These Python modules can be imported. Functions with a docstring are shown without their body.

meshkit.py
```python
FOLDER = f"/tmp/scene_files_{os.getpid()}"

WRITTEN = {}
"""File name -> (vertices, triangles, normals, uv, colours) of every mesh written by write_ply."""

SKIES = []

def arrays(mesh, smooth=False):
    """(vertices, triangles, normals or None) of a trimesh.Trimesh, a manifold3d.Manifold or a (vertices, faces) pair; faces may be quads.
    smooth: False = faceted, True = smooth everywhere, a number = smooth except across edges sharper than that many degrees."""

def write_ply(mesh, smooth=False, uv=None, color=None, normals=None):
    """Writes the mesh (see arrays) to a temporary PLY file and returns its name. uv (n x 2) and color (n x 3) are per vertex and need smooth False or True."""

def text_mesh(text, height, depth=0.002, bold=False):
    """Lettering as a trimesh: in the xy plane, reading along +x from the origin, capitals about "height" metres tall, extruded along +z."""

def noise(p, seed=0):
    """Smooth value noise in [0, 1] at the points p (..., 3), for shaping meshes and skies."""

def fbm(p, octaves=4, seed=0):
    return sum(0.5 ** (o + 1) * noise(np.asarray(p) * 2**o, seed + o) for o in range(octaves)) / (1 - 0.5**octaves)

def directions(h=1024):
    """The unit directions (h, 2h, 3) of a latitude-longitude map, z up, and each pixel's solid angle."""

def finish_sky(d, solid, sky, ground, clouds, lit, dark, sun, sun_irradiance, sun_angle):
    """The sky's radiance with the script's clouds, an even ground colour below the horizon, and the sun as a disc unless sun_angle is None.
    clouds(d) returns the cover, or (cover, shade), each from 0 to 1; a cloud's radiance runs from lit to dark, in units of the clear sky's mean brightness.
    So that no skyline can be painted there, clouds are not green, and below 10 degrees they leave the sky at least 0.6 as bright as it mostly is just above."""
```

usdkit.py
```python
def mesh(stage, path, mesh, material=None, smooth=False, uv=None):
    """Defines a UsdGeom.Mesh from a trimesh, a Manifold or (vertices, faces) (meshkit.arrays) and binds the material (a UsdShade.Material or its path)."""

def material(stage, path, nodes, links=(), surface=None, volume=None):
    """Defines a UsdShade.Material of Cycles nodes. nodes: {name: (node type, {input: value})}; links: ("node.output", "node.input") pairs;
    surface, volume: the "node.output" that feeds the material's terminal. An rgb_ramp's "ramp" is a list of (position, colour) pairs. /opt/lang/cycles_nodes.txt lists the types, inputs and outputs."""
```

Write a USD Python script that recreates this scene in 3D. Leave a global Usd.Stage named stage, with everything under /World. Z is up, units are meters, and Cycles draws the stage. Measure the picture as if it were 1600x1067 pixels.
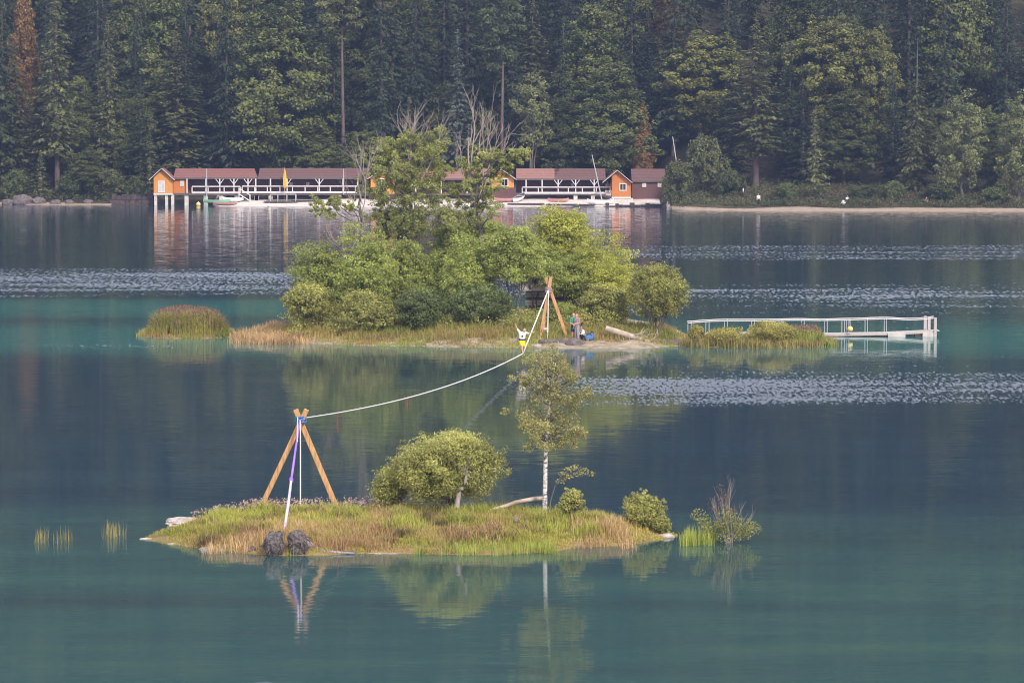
import math
import numpy as np, trimesh, shapely, manifold3d
from shapely.geometry import Polygon
import usdkit, meshkit
from pxr import Usd, UsdGeom, UsdLux, UsdShade, Gf, Sdf, Vt

stage = Usd.Stage.CreateInMemory()
UsdGeom.SetStageUpAxis(stage, 'Z')
UsdGeom.SetStageMetersPerUnit(stage, 1.0)
UsdGeom.Xform.Define(stage, '/World')
UsdGeom.Scope.Define(stage, '/World/Looks')

# ------------------------------------------------------------------ camera, sky, sun, exposure
H = 17.2                     # metres of the viewpoint above the lake
F = 5500.0                   # focal length in pixels of a 1600 wide picture
PITCH = math.atan(388.5 / F)
EXPOSURE = 0.46
SUN_DIR = np.array([0.42, -0.78, 0.66]); SUN_DIR /= np.linalg.norm(SUN_DIR)
SUN_INTENSITY, SUN_ANGLE = 0.72, 8.0
SKY_STRENGTH = 0.10
CLOUD_COVER, CLOUD_LEVEL = 0.78, 11.5
HAZE_DENSITY = 0.00013

cam = UsdGeom.Camera.Define(stage, '/World/camera')
cam.CreateFocalLengthAttr(F / 1600 * 36.0)
cam.CreateHorizontalApertureAttr(36.0)
cam.CreateVerticalApertureAttr(36.0 * 682 / 1024)
cam.CreateClippingRangeAttr((0.5, 20000.0))
cam.CreateExposureAttr(EXPOSURE)
cam.AddTranslateOp().Set((0, 0, H))
cam.AddRotateXOp().Set(90 - math.degrees(PITCH))

elev = math.asin(SUN_DIR[2]); rot = math.atan2(SUN_DIR[0], SUN_DIR[1])
sky = UsdLux.DomeLight.Define(stage, '/World/sky')
skymat = usdkit.material(stage, '/World/Looks/sky_air', {
    's': ('sky_texture', {'sky_type': 'single_scattering', 'sun_disc': False, 'sun_elevation': elev, 'sun_rotation': rot, 'aerosol_density': 2.0}),
    'tc': ('texture_coordinate', {}),
    'mp': ('mapping', {'scale': (1.0, 1.0, 2.4)}),
    'n': ('noise_texture', {'scale': 2.6, 'detail': 6.0, 'roughness': 0.55}),
    'r': ('map_range', {'range_type': 'smoothstep', 'from_min': 0.28, 'from_max': 0.60, 'to_min': CLOUD_COVER - 0.25, 'to_max': 1.0, 'clamp': True}),
    'c': ('rgb_ramp', {'ramp': [(0.30, (0.99, 0.965, 1.08)), (0.75, (0.80, 0.78, 0.90))]}),
    'cs': ('vector_math', {'math_type': 'scale', 'scale': CLOUD_LEVEL}),
    'm': ('mix_color', {'use_clamp': False}),
    'b': ('background_shader', {'strength': SKY_STRENGTH})},
    [('tc.generated', 'mp.vector'), ('mp.vector', 'n.vector'), ('n.fac', 'r.value'), ('n.fac', 'c.fac'), ('c.color', 'cs.vector1'),
     ('r.result', 'm.fac'), ('s.color', 'm.a'), ('cs.vector', 'm.b'), ('m.result', 'b.color')], surface='b.background')
UsdShade.MaterialBindingAPI.Apply(sky.GetPrim()).Bind(skymat)
sky.GetPrim().SetCustomDataByKey('kind', 'structure')
sun = UsdLux.DistantLight.Define(stage, '/World/sun')
sun.CreateIntensityAttr(SUN_INTENSITY); sun.CreateAngleAttr(SUN_ANGLE); sun.CreateNormalizeAttr(True)
sun.CreateColorAttr(Gf.Vec3f(1.0, 0.93, 0.83))
sun.AddTransformOp().Set(Gf.Matrix4d().SetRotate(Gf.Rotation(Gf.Vec3d(0, 0, 1), Gf.Vec3d(*map(float, SUN_DIR)))))

# ------------------------------------------------------------------ helpers: points of the place from the survey of the photograph
CP, SP = math.cos(PITCH), math.sin(PITCH)
def ray(px, py):
    u, w = (px - 800) / F, -(py - 533.5) / F
    return np.array([u, CP + w * SP, -SP + w * CP])
def ground(px, py, z=0.0):
    d = ray(px, py); t = (z - H) / d[2]
    return np.array([0, 0, H]) + d * t
def atY(px, py, Y):
    d = ray(px, py)
    return np.array([0, 0, H]) + d * (Y / d[1])
def wx(px, Y): return (px - 800) / F * Y * 1.0025
def zat(py, Y): return float(atY(800, py, Y)[2])
def Yof(py): return float(ground(800, py)[1])

# ------------------------------------------------------------------ helpers: prims
def numbered(parent, name):
    base, k = f'{parent}/{name}', 0
    p = base
    while stage.GetPrimAtPath(p):
        k += 1; p = f'{base}_{k:03d}'
    return p
_count = {}
def newpath(parent, name):
    k = _count.get((parent, name), 0); _count[(parent, name)] = k + 1
    return f'{parent}/{name}' + (f'_{k:03d}' if k else '')
def tag(prim, label=None, cat=None, group=None, kind=None):
    for k, v in (('label', label), ('category', cat), ('group', group), ('kind', kind)):
        if v: prim.SetCustomDataByKey(k, v)
class Thing:
    def __init__(s, name, label, cat, loc=(0, 0, 0), rz=0.0, sc=(1, 1, 1), group=None, kind=None):
        s.path = newpath('/World', name); s.loc = np.array(loc, float); s.name = name
        x = UsdGeom.Xform.Define(stage, s.path); s.prim = x.GetPrim()
        x.AddTranslateOp().Set(Gf.Vec3d(*map(float, loc))); x.AddRotateZOp().Set(float(rz)); x.AddScaleOp().Set(Gf.Vec3f(*map(float, sc)))
        tag(s.prim, label, cat, group, kind)
    def add(s, name, mesh, m, parent=None, smooth=False, local=False, label=None):
        v, f = arr(mesh)
        if not local: v = v - s.loc
        path = newpath(parent or s.path, name)
        p = usdkit.mesh(stage, path, (v, f), m, smooth=smooth); set_tone(p, mesh)
        if label: tag(p.GetPrim(), label)
        return path
    def stuff(s, path): stage.GetPrimAtPath(path).SetCustomDataByKey('kind', 'stuff')
def single(name, mesh, m, label=None, cat=None, group=None, kind=None, smooth=False):
    p = usdkit.mesh(stage, newpath('/World', name), arr(mesh), m, smooth=smooth)
    set_tone(p, mesh); tag(p.GetPrim(), label, cat, group, kind)
    return p
def dup(src, loc, rz, sc, label, group=None):
    path = newpath('/World', src.name)
    x = UsdGeom.Xform.Define(stage, path); p = x.GetPrim()
    p.GetReferences().AddInternalReference(src.path); p.SetInstanceable(True)
    p.GetAttribute('xformOp:translate').Set(Gf.Vec3d(*map(float, loc))); p.GetAttribute('xformOp:rotateZ').Set(float(rz)); p.GetAttribute('xformOp:scale').Set(Gf.Vec3f(*map(float, sc)))
    tag(p, label, None, group)
    return p
def place(src, loc, rz, sc, label, group=None):
    """The first use moves the thing itself, later ones copy it."""
    if not getattr(src, 'used', False):
        src.used = True
        src.prim.GetAttribute('xformOp:translate').Set(Gf.Vec3d(*map(float, loc))); src.prim.GetAttribute('xformOp:rotateZ').Set(float(rz)); src.prim.GetAttribute('xformOp:scale').Set(Gf.Vec3f(*map(float, sc)))
        tag(src.prim, label, None, group)
        return src.prim
    return dup(src, loc, rz, sc, label, group)

# ------------------------------------------------------------------ helpers: meshes
def arr(m):
    if hasattr(m, 'to_mesh'):
        q = m.to_mesh(); return np.array(q.vert_properties[:, :3], float), np.array(q.tri_verts, int)
    if hasattr(m, 'vertices'): return np.array(m.vertices), np.array(m.faces)
    return np.asarray(m[0], float), np.asarray(m[1], int)
def cat(ms):
    vs, fs, n = [], [], 0
    for m in ms:
        v, f = arr(m); vs.append(v); fs.append(f + n); n += len(v)
    return np.vstack(vs), np.vstack(fs)
def box(x0, x1, y0, y1, z0, z1):
    v = np.array([[x, y, z] for x in (x0, x1) for y in (y0, y1) for z in (z0, z1)], float)
    f = np.array([[0, 1, 3], [0, 3, 2], [4, 6, 7], [4, 7, 5], [0, 4, 5], [0, 5, 1], [2, 3, 7], [2, 7, 6], [0, 2, 6], [0, 6, 4], [1, 5, 7], [1, 7, 3]])
    return v, f
def beam(p0, p1, w, h, up=(0, 0, 1), bev=0.12):
    """A square timber with its edges taken off."""
    p0, p1 = np.array(p0, float), np.array(p1, float); t = p1 - p0; t /= np.linalg.norm(t)
    a = np.cross(t, up)
    if np.linalg.norm(a) < 1e-3: a = np.cross(t, (0, 1, 0))
    a /= np.linalg.norm(a); b = np.cross(a, t)
    c = bev
    prof = [(-1, -1 + c), (-1 + c, -1), (1 - c, -1), (1, -1 + c), (1, 1 - c), (1 - c, 1), (-1 + c, 1), (-1, 1 - c)]
    v = np.array([p + a * x * w / 2 + b * y * h / 2 for p in (p0, p1) for x, y in prof] + [p0, p1]); n = 8; f = []
    for i in range(n):
        j = (i + 1) % n; f += [[i, i + n, j + n], [i, j + n, j], [16, i, j], [17, j + n, i + n]]
    return v, np.array(f)[:, ::-1]
def tube(pts, rad, sides=6):
    p = np.asarray(pts, float); n = len(p); rad = np.broadcast_to(np.asarray(rad, float), (n,))
    t = np.gradient(p, axis=0); t /= np.linalg.norm(t, axis=1, keepdims=True) + 1e-12
    a = np.cross(t, np.where(np.abs(t[:, 2:]) < 0.9, [0, 0, 1.0], [1.0, 0, 0])); a /= np.linalg.norm(a, axis=1, keepdims=True) + 1e-12
    b = np.cross(t, a); ang = np.arange(sides) * 2 * np.pi / sides
    v = p[:, None] + rad[:, None, None] * (np.cos(ang)[None, :, None] * a[:, None] + np.sin(ang)[None, :, None] * b[:, None])
    i, j = np.meshgrid(np.arange(n - 1), np.arange(sides), indexing='ij'); k = (j + 1) % sides
    f = np.stack([i * sides + j, i * sides + k, (i + 1) * sides + k, (i + 1) * sides + j], -1).reshape(-1, 4)
    f = np.vstack([f[:, [0, 1, 2]], f[:, [0, 2, 3]]]); v = v.reshape(-1, 3)
    caps = [[len(v), j_, (j_ + 1) % sides] for j_ in range(sides)] + [[len(v) + 1, (n - 1) * sides + (j_ + 1) % sides, (n - 1) * sides + j_] for j_ in range(sides)]
    return np.vstack([v, p[:1], p[-1:]]), np.vstack([f, caps])
def unit(rng, n):
    v = rng.normal(size=(n, 3)); return v / np.linalg.norm(v, axis=1, keepdims=True)
def norm(v): return v / (np.linalg.norm(v, axis=-1, keepdims=True) + 1e-12)
def kites(c, n, u, L, W):
    """Leaf-shaped faces at c, facing n, pointing along u."""
    n = norm(n); u = norm(u - n * (u * n).sum(1, keepdims=True)); w = np.cross(n, u); L, W = np.asarray(L)[:, None], np.asarray(W)[:, None]
    v = np.stack([c - u * L * 0.5, c + w * W * 0.5 + u * L * 0.08, c + u * L * 0.5, c - w * W * 0.5 + u * L * 0.08], 1).reshape(-1, 3)
    k = np.arange(len(c))[:, None] * 4
    return Leaves(v, np.vstack([k + [0, 1, 2], k + [0, 2, 3]]), c, 4)
class Leaves(list):
    """Vertices and faces of many leaves, with a tone from 0 to 1 for each leaf: its own, drifting from clump to clump."""
    def __init__(s, v, f, c, k):
        super().__init__([v, f]); z = np.ptp(c, axis=0).max() + 1e-6; r = np.random.default_rng(len(c)).random(len(c))
        s.tone = np.repeat(np.clip(0.62 * r + 0.38 * (1.6 * meshkit.noise(c * (6.0 / max(z, 6.0)) * 1.3, 8) - 0.3), 0, 1), k).astype(np.float32)
def set_tone(p, mesh):
    if hasattr(mesh, 'tone'): UsdGeom.PrimvarsAPI(p).CreatePrimvar('tone', Sdf.ValueTypeNames.FloatArray, 'vertex').Set(Vt.FloatArray.FromNumpy(mesh.tone))
def rock(rng, sx, sy, sz, rough=0.35, sub=3, seed=0):
    m = trimesh.creation.icosphere(sub, 1.0); v = np.array(m.vertices)
    d = meshkit.fbm(v * 1.3 + seed * 7.1, 4, seed) - 0.5; e = meshkit.noise(v * 4.1 + seed * 3.3, seed + 5) - 0.5
    v = v * (1 + rough * 2.0 * d + rough * 0.45 * e)[:, None]; v = np.sign(v) * np.abs(v) ** 0.88
    return v * [sx, sy, sz], np.array(m.faces)

# ------------------------------------------------------------------ helpers: materials
LOOK = '/World/Looks/'
def M_plain(name, col, rough=0.7, var=0.25, scale=4.0, bump=0.0, stretch=(1, 1, 1), spec=0.4):
    a = tuple(c * (1 - var) for c in col); b = tuple(min(1, c * (1 + var)) for c in col)
    nodes = {'tc': ('texture_coordinate', {}), 'mp': ('mapping', {'scale': stretch}), 'n': ('noise_texture', {'scale': scale, 'detail': 5.0, 'roughness': 0.6}),
             'r': ('rgb_ramp', {'ramp': [(0.3, a), (0.7, b)]}), 'p': ('principled_bsdf', {'roughness': rough, 'specular_ior_level': spec})}
    links = [('tc.object', 'mp.vector'), ('mp.vector', 'n.vector'), ('n.fac', 'r.fac'), ('r.color', 'p.base_color')]
    if bump:
        nodes['b'] = ('bump', {'distance': bump, 'strength': 0.8}); links += [('n.fac', 'b.height'), ('b.normal', 'p.normal')]
    return usdkit.material(stage, LOOK + name, nodes, links, surface='p.BSDF')
def M_leaf(name, dark, light, trans=0.28, objvar=0.35, patch=None, pscale=0.25, rough=0.6):
    """Leaves: each leaf has its tone, each plant its own cast; patch = another colour in drifts across the ground."""
    nodes = {'g': ('geometry', {}), 'a': ('attribute', {'attribute': 'tone'}), 'o': ('object_info', {}),
             'r': ('rgb_ramp', {'ramp': [(0.0, dark), (0.75, light), (1.0, tuple(min(1, c * 1.35) for c in light))]}),
             'v': ('map_range', {'from_min': 0.0, 'from_max': 1.0, 'to_min': 1 - objvar, 'to_max': 1 + objvar * 0.8}),
             'hv': ('hsv', {}), 'd': ('principled_bsdf', {'roughness': rough, 'specular_ior_level': 0.25}), 't': ('translucent_bsdf', {}), 'm': ('mix_closure', {'fac': trans})}
    links = [('a.fac', 'r.fac'), ('o.random', 'v.value'), ('v.result', 'hv.value')]
    src = 'r.color'
    if patch is not None:
        nodes['n'] = ('noise_texture', {'scale': pscale, 'detail': 4.0, 'roughness': 0.65}); nodes['nr'] = ('map_range', {'range_type': 'smoothstep', 'from_min': 0.42, 'from_max': 0.62, 'to_min': 0.0, 'to_max': 0.9})
        nodes['pr'] = ('rgb_ramp', {'ramp': [(0.0, tuple(c * 0.6 for c in patch)), (1.0, patch)]}); nodes['pm'] = ('mix_color', {})
        links += [('g.position', 'n.vector'), ('n.fac', 'nr.value'), ('nr.result', 'pm.fac'), (src, 'pm.a'), ('a.fac', 'pr.fac'), ('pr.color', 'pm.b')]; src = 'pm.result'
    links += [(src, 'hv.color'), ('hv.color', 'd.base_color'), ('hv.color', 't.color'), ('d.BSDF', 'm.closure1'), ('t.BSDF', 'm.closure2')]
    return usdkit.material(stage, LOOK + name, nodes, links, surface='m.closure')
def M_rock(name, dark, light, scale=3.0, moss=None):
    nodes = {'tc': ('texture_coordinate', {}), 'n': ('noise_texture', {'scale': scale, 'detail': 8.0, 'roughness': 0.7}), 'v': ('voronoi_texture', {'scale': scale * 1.6, 'feature': 'distance_to_edge'}),
             'r': ('rgb_ramp', {'ramp': [(0.32, dark), (0.52, tuple((a + b) / 2 for a, b in zip(dark, light))), (0.68, light)]}),
             'b': ('bump', {'distance': 0.08, 'strength': 0.9}), 'p': ('principled_bsdf', {'roughness': 0.85, 'specular_ior_level': 0.3})}
    links = [('tc.object', 'n.vector'), ('tc.object', 'v.vector'), ('n.fac', 'r.fac'), ('n.fac', 'b.height'), ('b.normal', 'p.normal'), ('r.color', 'p.base_color')]
    return usdkit.material(stage, LOOK + name, nodes, links, surface='p.BSDF')

M = {}
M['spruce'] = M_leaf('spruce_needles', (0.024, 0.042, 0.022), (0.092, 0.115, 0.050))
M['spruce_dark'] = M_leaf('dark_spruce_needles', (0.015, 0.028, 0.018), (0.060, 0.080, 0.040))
M['spruce_olive'] = M_leaf('olive_spruce_needles', (0.038, 0.054, 0.022), (0.165, 0.168, 0.060))
M['spruce_silver'] = M_leaf('silver_spruce_needles', (0.06, 0.08, 0.06), (0.17, 0.20, 0.15))
M['beech'] = M_leaf('beech_leaves', (0.042, 0.066, 0.020), (0.195, 0.210, 0.062))
M['beech_yellow'] = M_leaf('yellowing_beech_leaves', (0.065, 0.08, 0.022), (0.25, 0.245, 0.068))
M['autumn'] = M_leaf('orange_autumn_leaves', (0.16, 0.095, 0.03), (0.46, 0.28, 0.095))
M['young_needle'] = M_leaf('young_spruce_needles', (0.045, 0.065, 0.025), (0.20, 0.205, 0.075))
M['pine'] = M_leaf('pine_needles', (0.035, 0.060, 0.028), (0.12, 0.145, 0.055))
M['pale_leaf'] = M_leaf('pale_willow_leaves', (0.07, 0.09, 0.034), (0.26, 0.27, 0.105))
M['shrub'] = M_leaf('shrub_leaves', (0.04, 0.06, 0.022), (0.15, 0.175, 0.06))
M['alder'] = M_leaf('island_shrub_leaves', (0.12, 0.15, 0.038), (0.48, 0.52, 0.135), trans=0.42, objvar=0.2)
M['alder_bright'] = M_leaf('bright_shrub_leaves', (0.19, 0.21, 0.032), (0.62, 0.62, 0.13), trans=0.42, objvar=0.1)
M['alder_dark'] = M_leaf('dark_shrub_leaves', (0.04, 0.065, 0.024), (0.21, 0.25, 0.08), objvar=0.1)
M['island_pine'] = M_leaf('island_pine_needles', (0.11, 0.135, 0.040), (0.42, 0.43, 0.14), objvar=0.1)
M['willow'] = M_leaf('willow_leaves', (0.14, 0.15, 0.042), (0.52, 0.51, 0.155), objvar=0.1)
M['olive_bush'] = M_leaf('olive_bush_leaves', (0.12, 0.13, 0.035), (0.45, 0.44, 0.12), objvar=0.1)
M['yellow_bush'] = M_leaf('yellowish_bush_leaves', (0.15, 0.14, 0.035), (0.46, 0.41, 0.11), objvar=0.1)
M['birch_leaf'] = M_leaf('birch_leaves', (0.14, 0.135, 0.045), (0.48, 0.45, 0.17), objvar=0.1)
M['rusty'] = M_leaf('rusty_leaves', (0.11, 0.055, 0.03), (0.30, 0.15, 0.08), objvar=0.1)
M['grass'] = M_leaf('meadow_grass', (0.15, 0.17, 0.028), (0.52, 0.48, 0.10), trans=0.35, objvar=0.05, patch=(0.62, 0.47, 0.18), pscale=0.55)
M['grass_far'] = M_leaf('shore_grass', (0.14, 0.165, 0.035), (0.40, 0.40, 0.09), trans=0.35, objvar=0.05, patch=(0.48, 0.35, 0.13), pscale=0.35)
M['grass_green'] = M_leaf('tussock_grass', (0.15, 0.19, 0.03), (0.46, 0.47, 0.09), trans=0.35, objvar=0.05)
M['dry_grass2'] = M_leaf('olive_brown_grass', (0.15, 0.13, 0.04), (0.44, 0.37, 0.13), trans=0.3, objvar=0.05)
M['dark_sedge'] = M_leaf('dark_sedge', (0.06, 0.055, 0.025), (0.24, 0.17, 0.085), trans=0.25, objvar=0.05)
M['dry_grass'] = M_leaf('dry_grass', (0.28, 0.16, 0.07), (0.60, 0.42, 0.21), trans=0.3, objvar=0.05)
M['reed'] = M_leaf('reed_blades', (0.14, 0.19, 0.03), (0.46, 0.50, 0.11), trans=0.35, objvar=0.05)
M['flower'] = M_leaf('faded_pink_flowers', (0.34, 0.20, 0.17), (0.62, 0.46, 0.40), objvar=0.05)
M['purple_tops'] = M_leaf('purple_brown_seed_heads', (0.10, 0.055, 0.05), (0.26, 0.15, 0.12), objvar=0.05)
M['under'] = M_leaf('undergrowth_leaves', (0.03, 0.045, 0.018), (0.12, 0.13, 0.05), patch=(0.16, 0.13, 0.07), pscale=0.2)
M['bark'] = M_plain('conifer_bark', (0.13, 0.095, 0.08), 0.9, 0.35, 2.0, 0.03, (1, 1, 0.3))
M['bark_grey'] = M_plain('grey_bark', (0.13, 0.11, 0.095), 0.9, 0.35, 3.0, 0.02, (1, 1, 0.3))
M['bark_pale'] = M_plain('dead_branch_wood', (0.34, 0.28, 0.24), 0.9, 0.3, 6.0, 0.01, (1, 1, 0.3))
M['driftwood'] = M_plain('driftwood', (0.42, 0.34, 0.27), 0.9, 0.35, 5.0, 0.03, (0.4, 1, 1))
M['birch_bark'] = usdkit.material(stage, LOOK + 'birch_bark', {
    'tc': ('texture_coordinate', {}), 'mp': ('mapping', {'scale': (6, 6, 14)}), 'n': ('noise_texture', {'scale': 1.0, 'detail': 3.0, 'roughness': 0.6}),
    'r': ('rgb_ramp', {'ramp': [(0.40, (0.07, 0.06, 0.05)), (0.48, (0.62, 0.58, 0.53)), (0.7, (0.75, 0.71, 0.66))]}), 'p': ('principled_bsdf', {'roughness': 0.8})},
    [('tc.object', 'mp.vector'), ('mp.vector', 'n.vector'), ('n.fac', 'r.fac'), ('r.color', 'p.base_color')], surface='p.BSDF')
M['rock'] = M_rock('limestone', (0.14, 0.12, 0.12), (0.46, 0.42, 0.41))
M['rock_pale'] = M_rock('pale_limestone', (0.24, 0.20, 0.17), (0.62, 0.54, 0.48))
M['rock_dark2'] = M_rock('brownish_boulder_stone', (0.06, 0.047, 0.045), (0.22, 0.18, 0.17))
M['rock_dark'] = M_rock('dark_weathered_stump', (0.010, 0.008, 0.009), (0.25, 0.21, 0.20), 8.0)
M['timber'] = M_plain('fresh_timber', (0.50, 0.275, 0.115), 0.65, 0.38, 3.0, 0.004, (6, 6, 0.6))
M['timber_end'] = M_plain('timber_end_grain', (0.68, 0.45, 0.28), 0.7, 0.15, 20.0)
M['web_white'] = M_plain('white_webbing', (0.80, 0.77, 0.72), 0.7, 0.06, 30.0)
M['web_purple'] = M_plain('purple_webbing', (0.36, 0.17, 0.62), 0.7, 0.35, 1.2)
M['web_blue'] = M_plain('blue_strap', (0.03, 0.14, 0.36), 0.6, 0.2, 8.0)
M['web_red'] = M_plain('red_tape', (0.30, 0.05, 0.035), 0.7, 0.2, 8.0)
M['skin'] = M_plain('skin', (0.60, 0.36, 0.26), 0.55, 0.06, 8.0)
M['hair'] = M_plain('brown_hair', (0.10, 0.055, 0.035), 0.6, 0.2, 20.0)
M['hair_red'] = M_plain('red_hair', (0.36, 0.13, 0.06), 0.6, 0.2, 20.0)
for n, c in {'white': (0.78, 0.76, 0.76), 'yellow': (0.74, 0.55, 0.03), 'green': (0.04, 0.30, 0.17), 'navy': (0.035, 0.04, 0.08), 'greyred': (0.34, 0.22, 0.24), 'black': (0.02, 0.02, 0.024), 'grey': (0.30, 0.29, 0.31), 'blue': (0.03, 0.17, 0.50), 'red': (0.45, 0.07, 0.05)}.items():
    M['cloth_' + n] = M_plain(n + '_cloth', c, 0.8, 0.10, 12.0)
M['orange'] = M_plain('orange_painted_boards', (0.62, 0.27, 0.065), 0.7, 0.12, 2.0, 0, (8, 8, 0.5))
M['orange_deep'] = M_plain('deep_orange_painted_boards', (0.52, 0.18, 0.05), 0.7, 0.12, 2.0, 0, (8, 8, 0.5))
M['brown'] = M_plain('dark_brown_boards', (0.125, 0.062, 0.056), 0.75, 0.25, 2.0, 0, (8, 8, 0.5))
M['white_paint'] = M_plain('white_paint', (0.64, 0.60, 0.58), 0.6, 0.12, 3.0)
M['roof_red'] = M_plain('reddish_shingles', (0.215, 0.092, 0.076), 0.85, 0.22, 3.0, 0.02, (1, 3, 3))
M['roof_dark'] = M_plain('dark_brown_shingles', (0.140, 0.074, 0.066), 0.85, 0.22, 3.0, 0.02, (1, 3, 3))
M['roof_light'] = M_plain('pale_red_shingles', (0.28, 0.14, 0.11), 0.85, 0.2, 3.0, 0.02, (1, 3, 3))
M['concrete'] = M_plain('pale_concrete', (0.56, 0.52, 0.48), 0.85, 0.2, 2.5, 0.01)
M['stone_wall'] = M_plain('dark_stone_wall', (0.075, 0.055, 0.055), 0.9, 0.5, 1.5, 0.08)
M['grey_wood'] = M_plain('grey_weathered_wood', (0.46, 0.41, 0.38), 0.85, 0.2, 4.0, 0.004, (1, 6, 6))
M['dark_wood'] = M_plain('old_dark_wood', (0.13, 0.10, 0.09), 0.85, 0.3, 4.0, 0.01, (0.6, 6, 6))
M['metal'] = M_plain('galvanised_metal', (0.50, 0.50, 0.52), 0.4, 0.08, 8.0)
M['rope'] = M_plain('pale_rope', (0.66, 0.62, 0.60), 0.8, 0.12, 8.0)
M['buoy_yellow'] = M_plain('pale_yellow_plastic', (0.80, 0.58, 0.20), 0.4, 0.08, 3.0)
M['buoy_white'] = M_plain('cream_plastic', (0.80, 0.72, 0.60), 0.4, 0.06, 3.0)
M['kayak_green'] = M_plain('green_plastic', (0.20, 0.42, 0.27), 0.45, 0.06, 2.0)
M['kayak_pink'] = M_plain('faded_red_plastic', (0.52, 0.26, 0.23), 0.45, 0.08, 2.0)
M['boat_white'] = M_plain('white_gelcoat', (0.80, 0.79, 0.79), 0.3, 0.04, 2.0)
M['boat_dark'] = M_plain('dark_boat_inside', (0.06, 0.06, 0.07), 0.6, 0.2, 4.0)
M['parasol'] = M_plain('yellow_parasol_cloth', (0.72, 0.42, 0.04), 0.8, 0.10, 3.0)
M['glass'] = usdkit.material(stage, LOOK + 'window_glass', {'f': ('fresnel', {'IOR': 1.5}), 't': ('transparent_bsdf', {'color': (0.85, 0.87, 0.87)}), 'g': ('glossy_bsdf', {'roughness': 0.02, 'color': (0.95, 0.95, 0.95)}), 'm': ('mix_closure', {})},
    [('f.fac', 'm.fac'), ('t.BSDF', 'm.closure1'), ('g.BSDF', 'm.closure2')], surface='m.closure')
def M_ground(name, stops, scale, bump=0.05):
    return usdkit.material(stage, LOOK + name, {'g': ('geometry', {}), 'n': ('noise_texture', {'scale': scale, 'detail': 9.0, 'roughness': 0.7}), 'r': ('rgb_ramp', {'ramp': stops}),
        'b': ('bump', {'distance': bump}), 'p': ('principled_bsdf', {'roughness': 0.9, 'specular_ior_level': 0.2})},
        [('g.position', 'n.vector'), ('n.fac', 'r.fac'), ('r.color', 'p.base_color'), ('n.fac', 'b.height'), ('b.normal', 'p.normal')], surface='p.BSDF')
M['forest_floor'] = M_ground('forest_floor', [(0.3, (0.030, 0.028, 0.016)), (0.55, (0.075, 0.062, 0.034)), (0.72, (0.09, 0.10, 0.035))], 0.5)
M['sand'] = M_ground('pale_pebble_beach', [(0.3, (0.50, 0.42, 0.37)), (0.6, (0.68, 0.60, 0.54)), (0.75, (0.60, 0.52, 0.44))], 0.8)
M['sand_tan'] = M_ground('tan_pebble_strip', [(0.3, (0.24, 0.18, 0.125)), (0.6, (0.36, 0.28, 0.205)), (0.75, (0.29, 0.225, 0.155))], 0.8)
M['island_soil'] = M_ground('island_soil', [(0.3, (0.11, 0.08, 0.035)), (0.5, (0.24, 0.17, 0.07)), (0.7, (0.36, 0.25, 0.13))], 0.9)
M['island_shore'] = M_ground('island_pebbles', [(0.3, (0.15, 0.12, 0.07)), (0.5, (0.30, 0.24, 0.16)), (0.7, (0.46, 0.38, 0.29))], 1.6)

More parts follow.
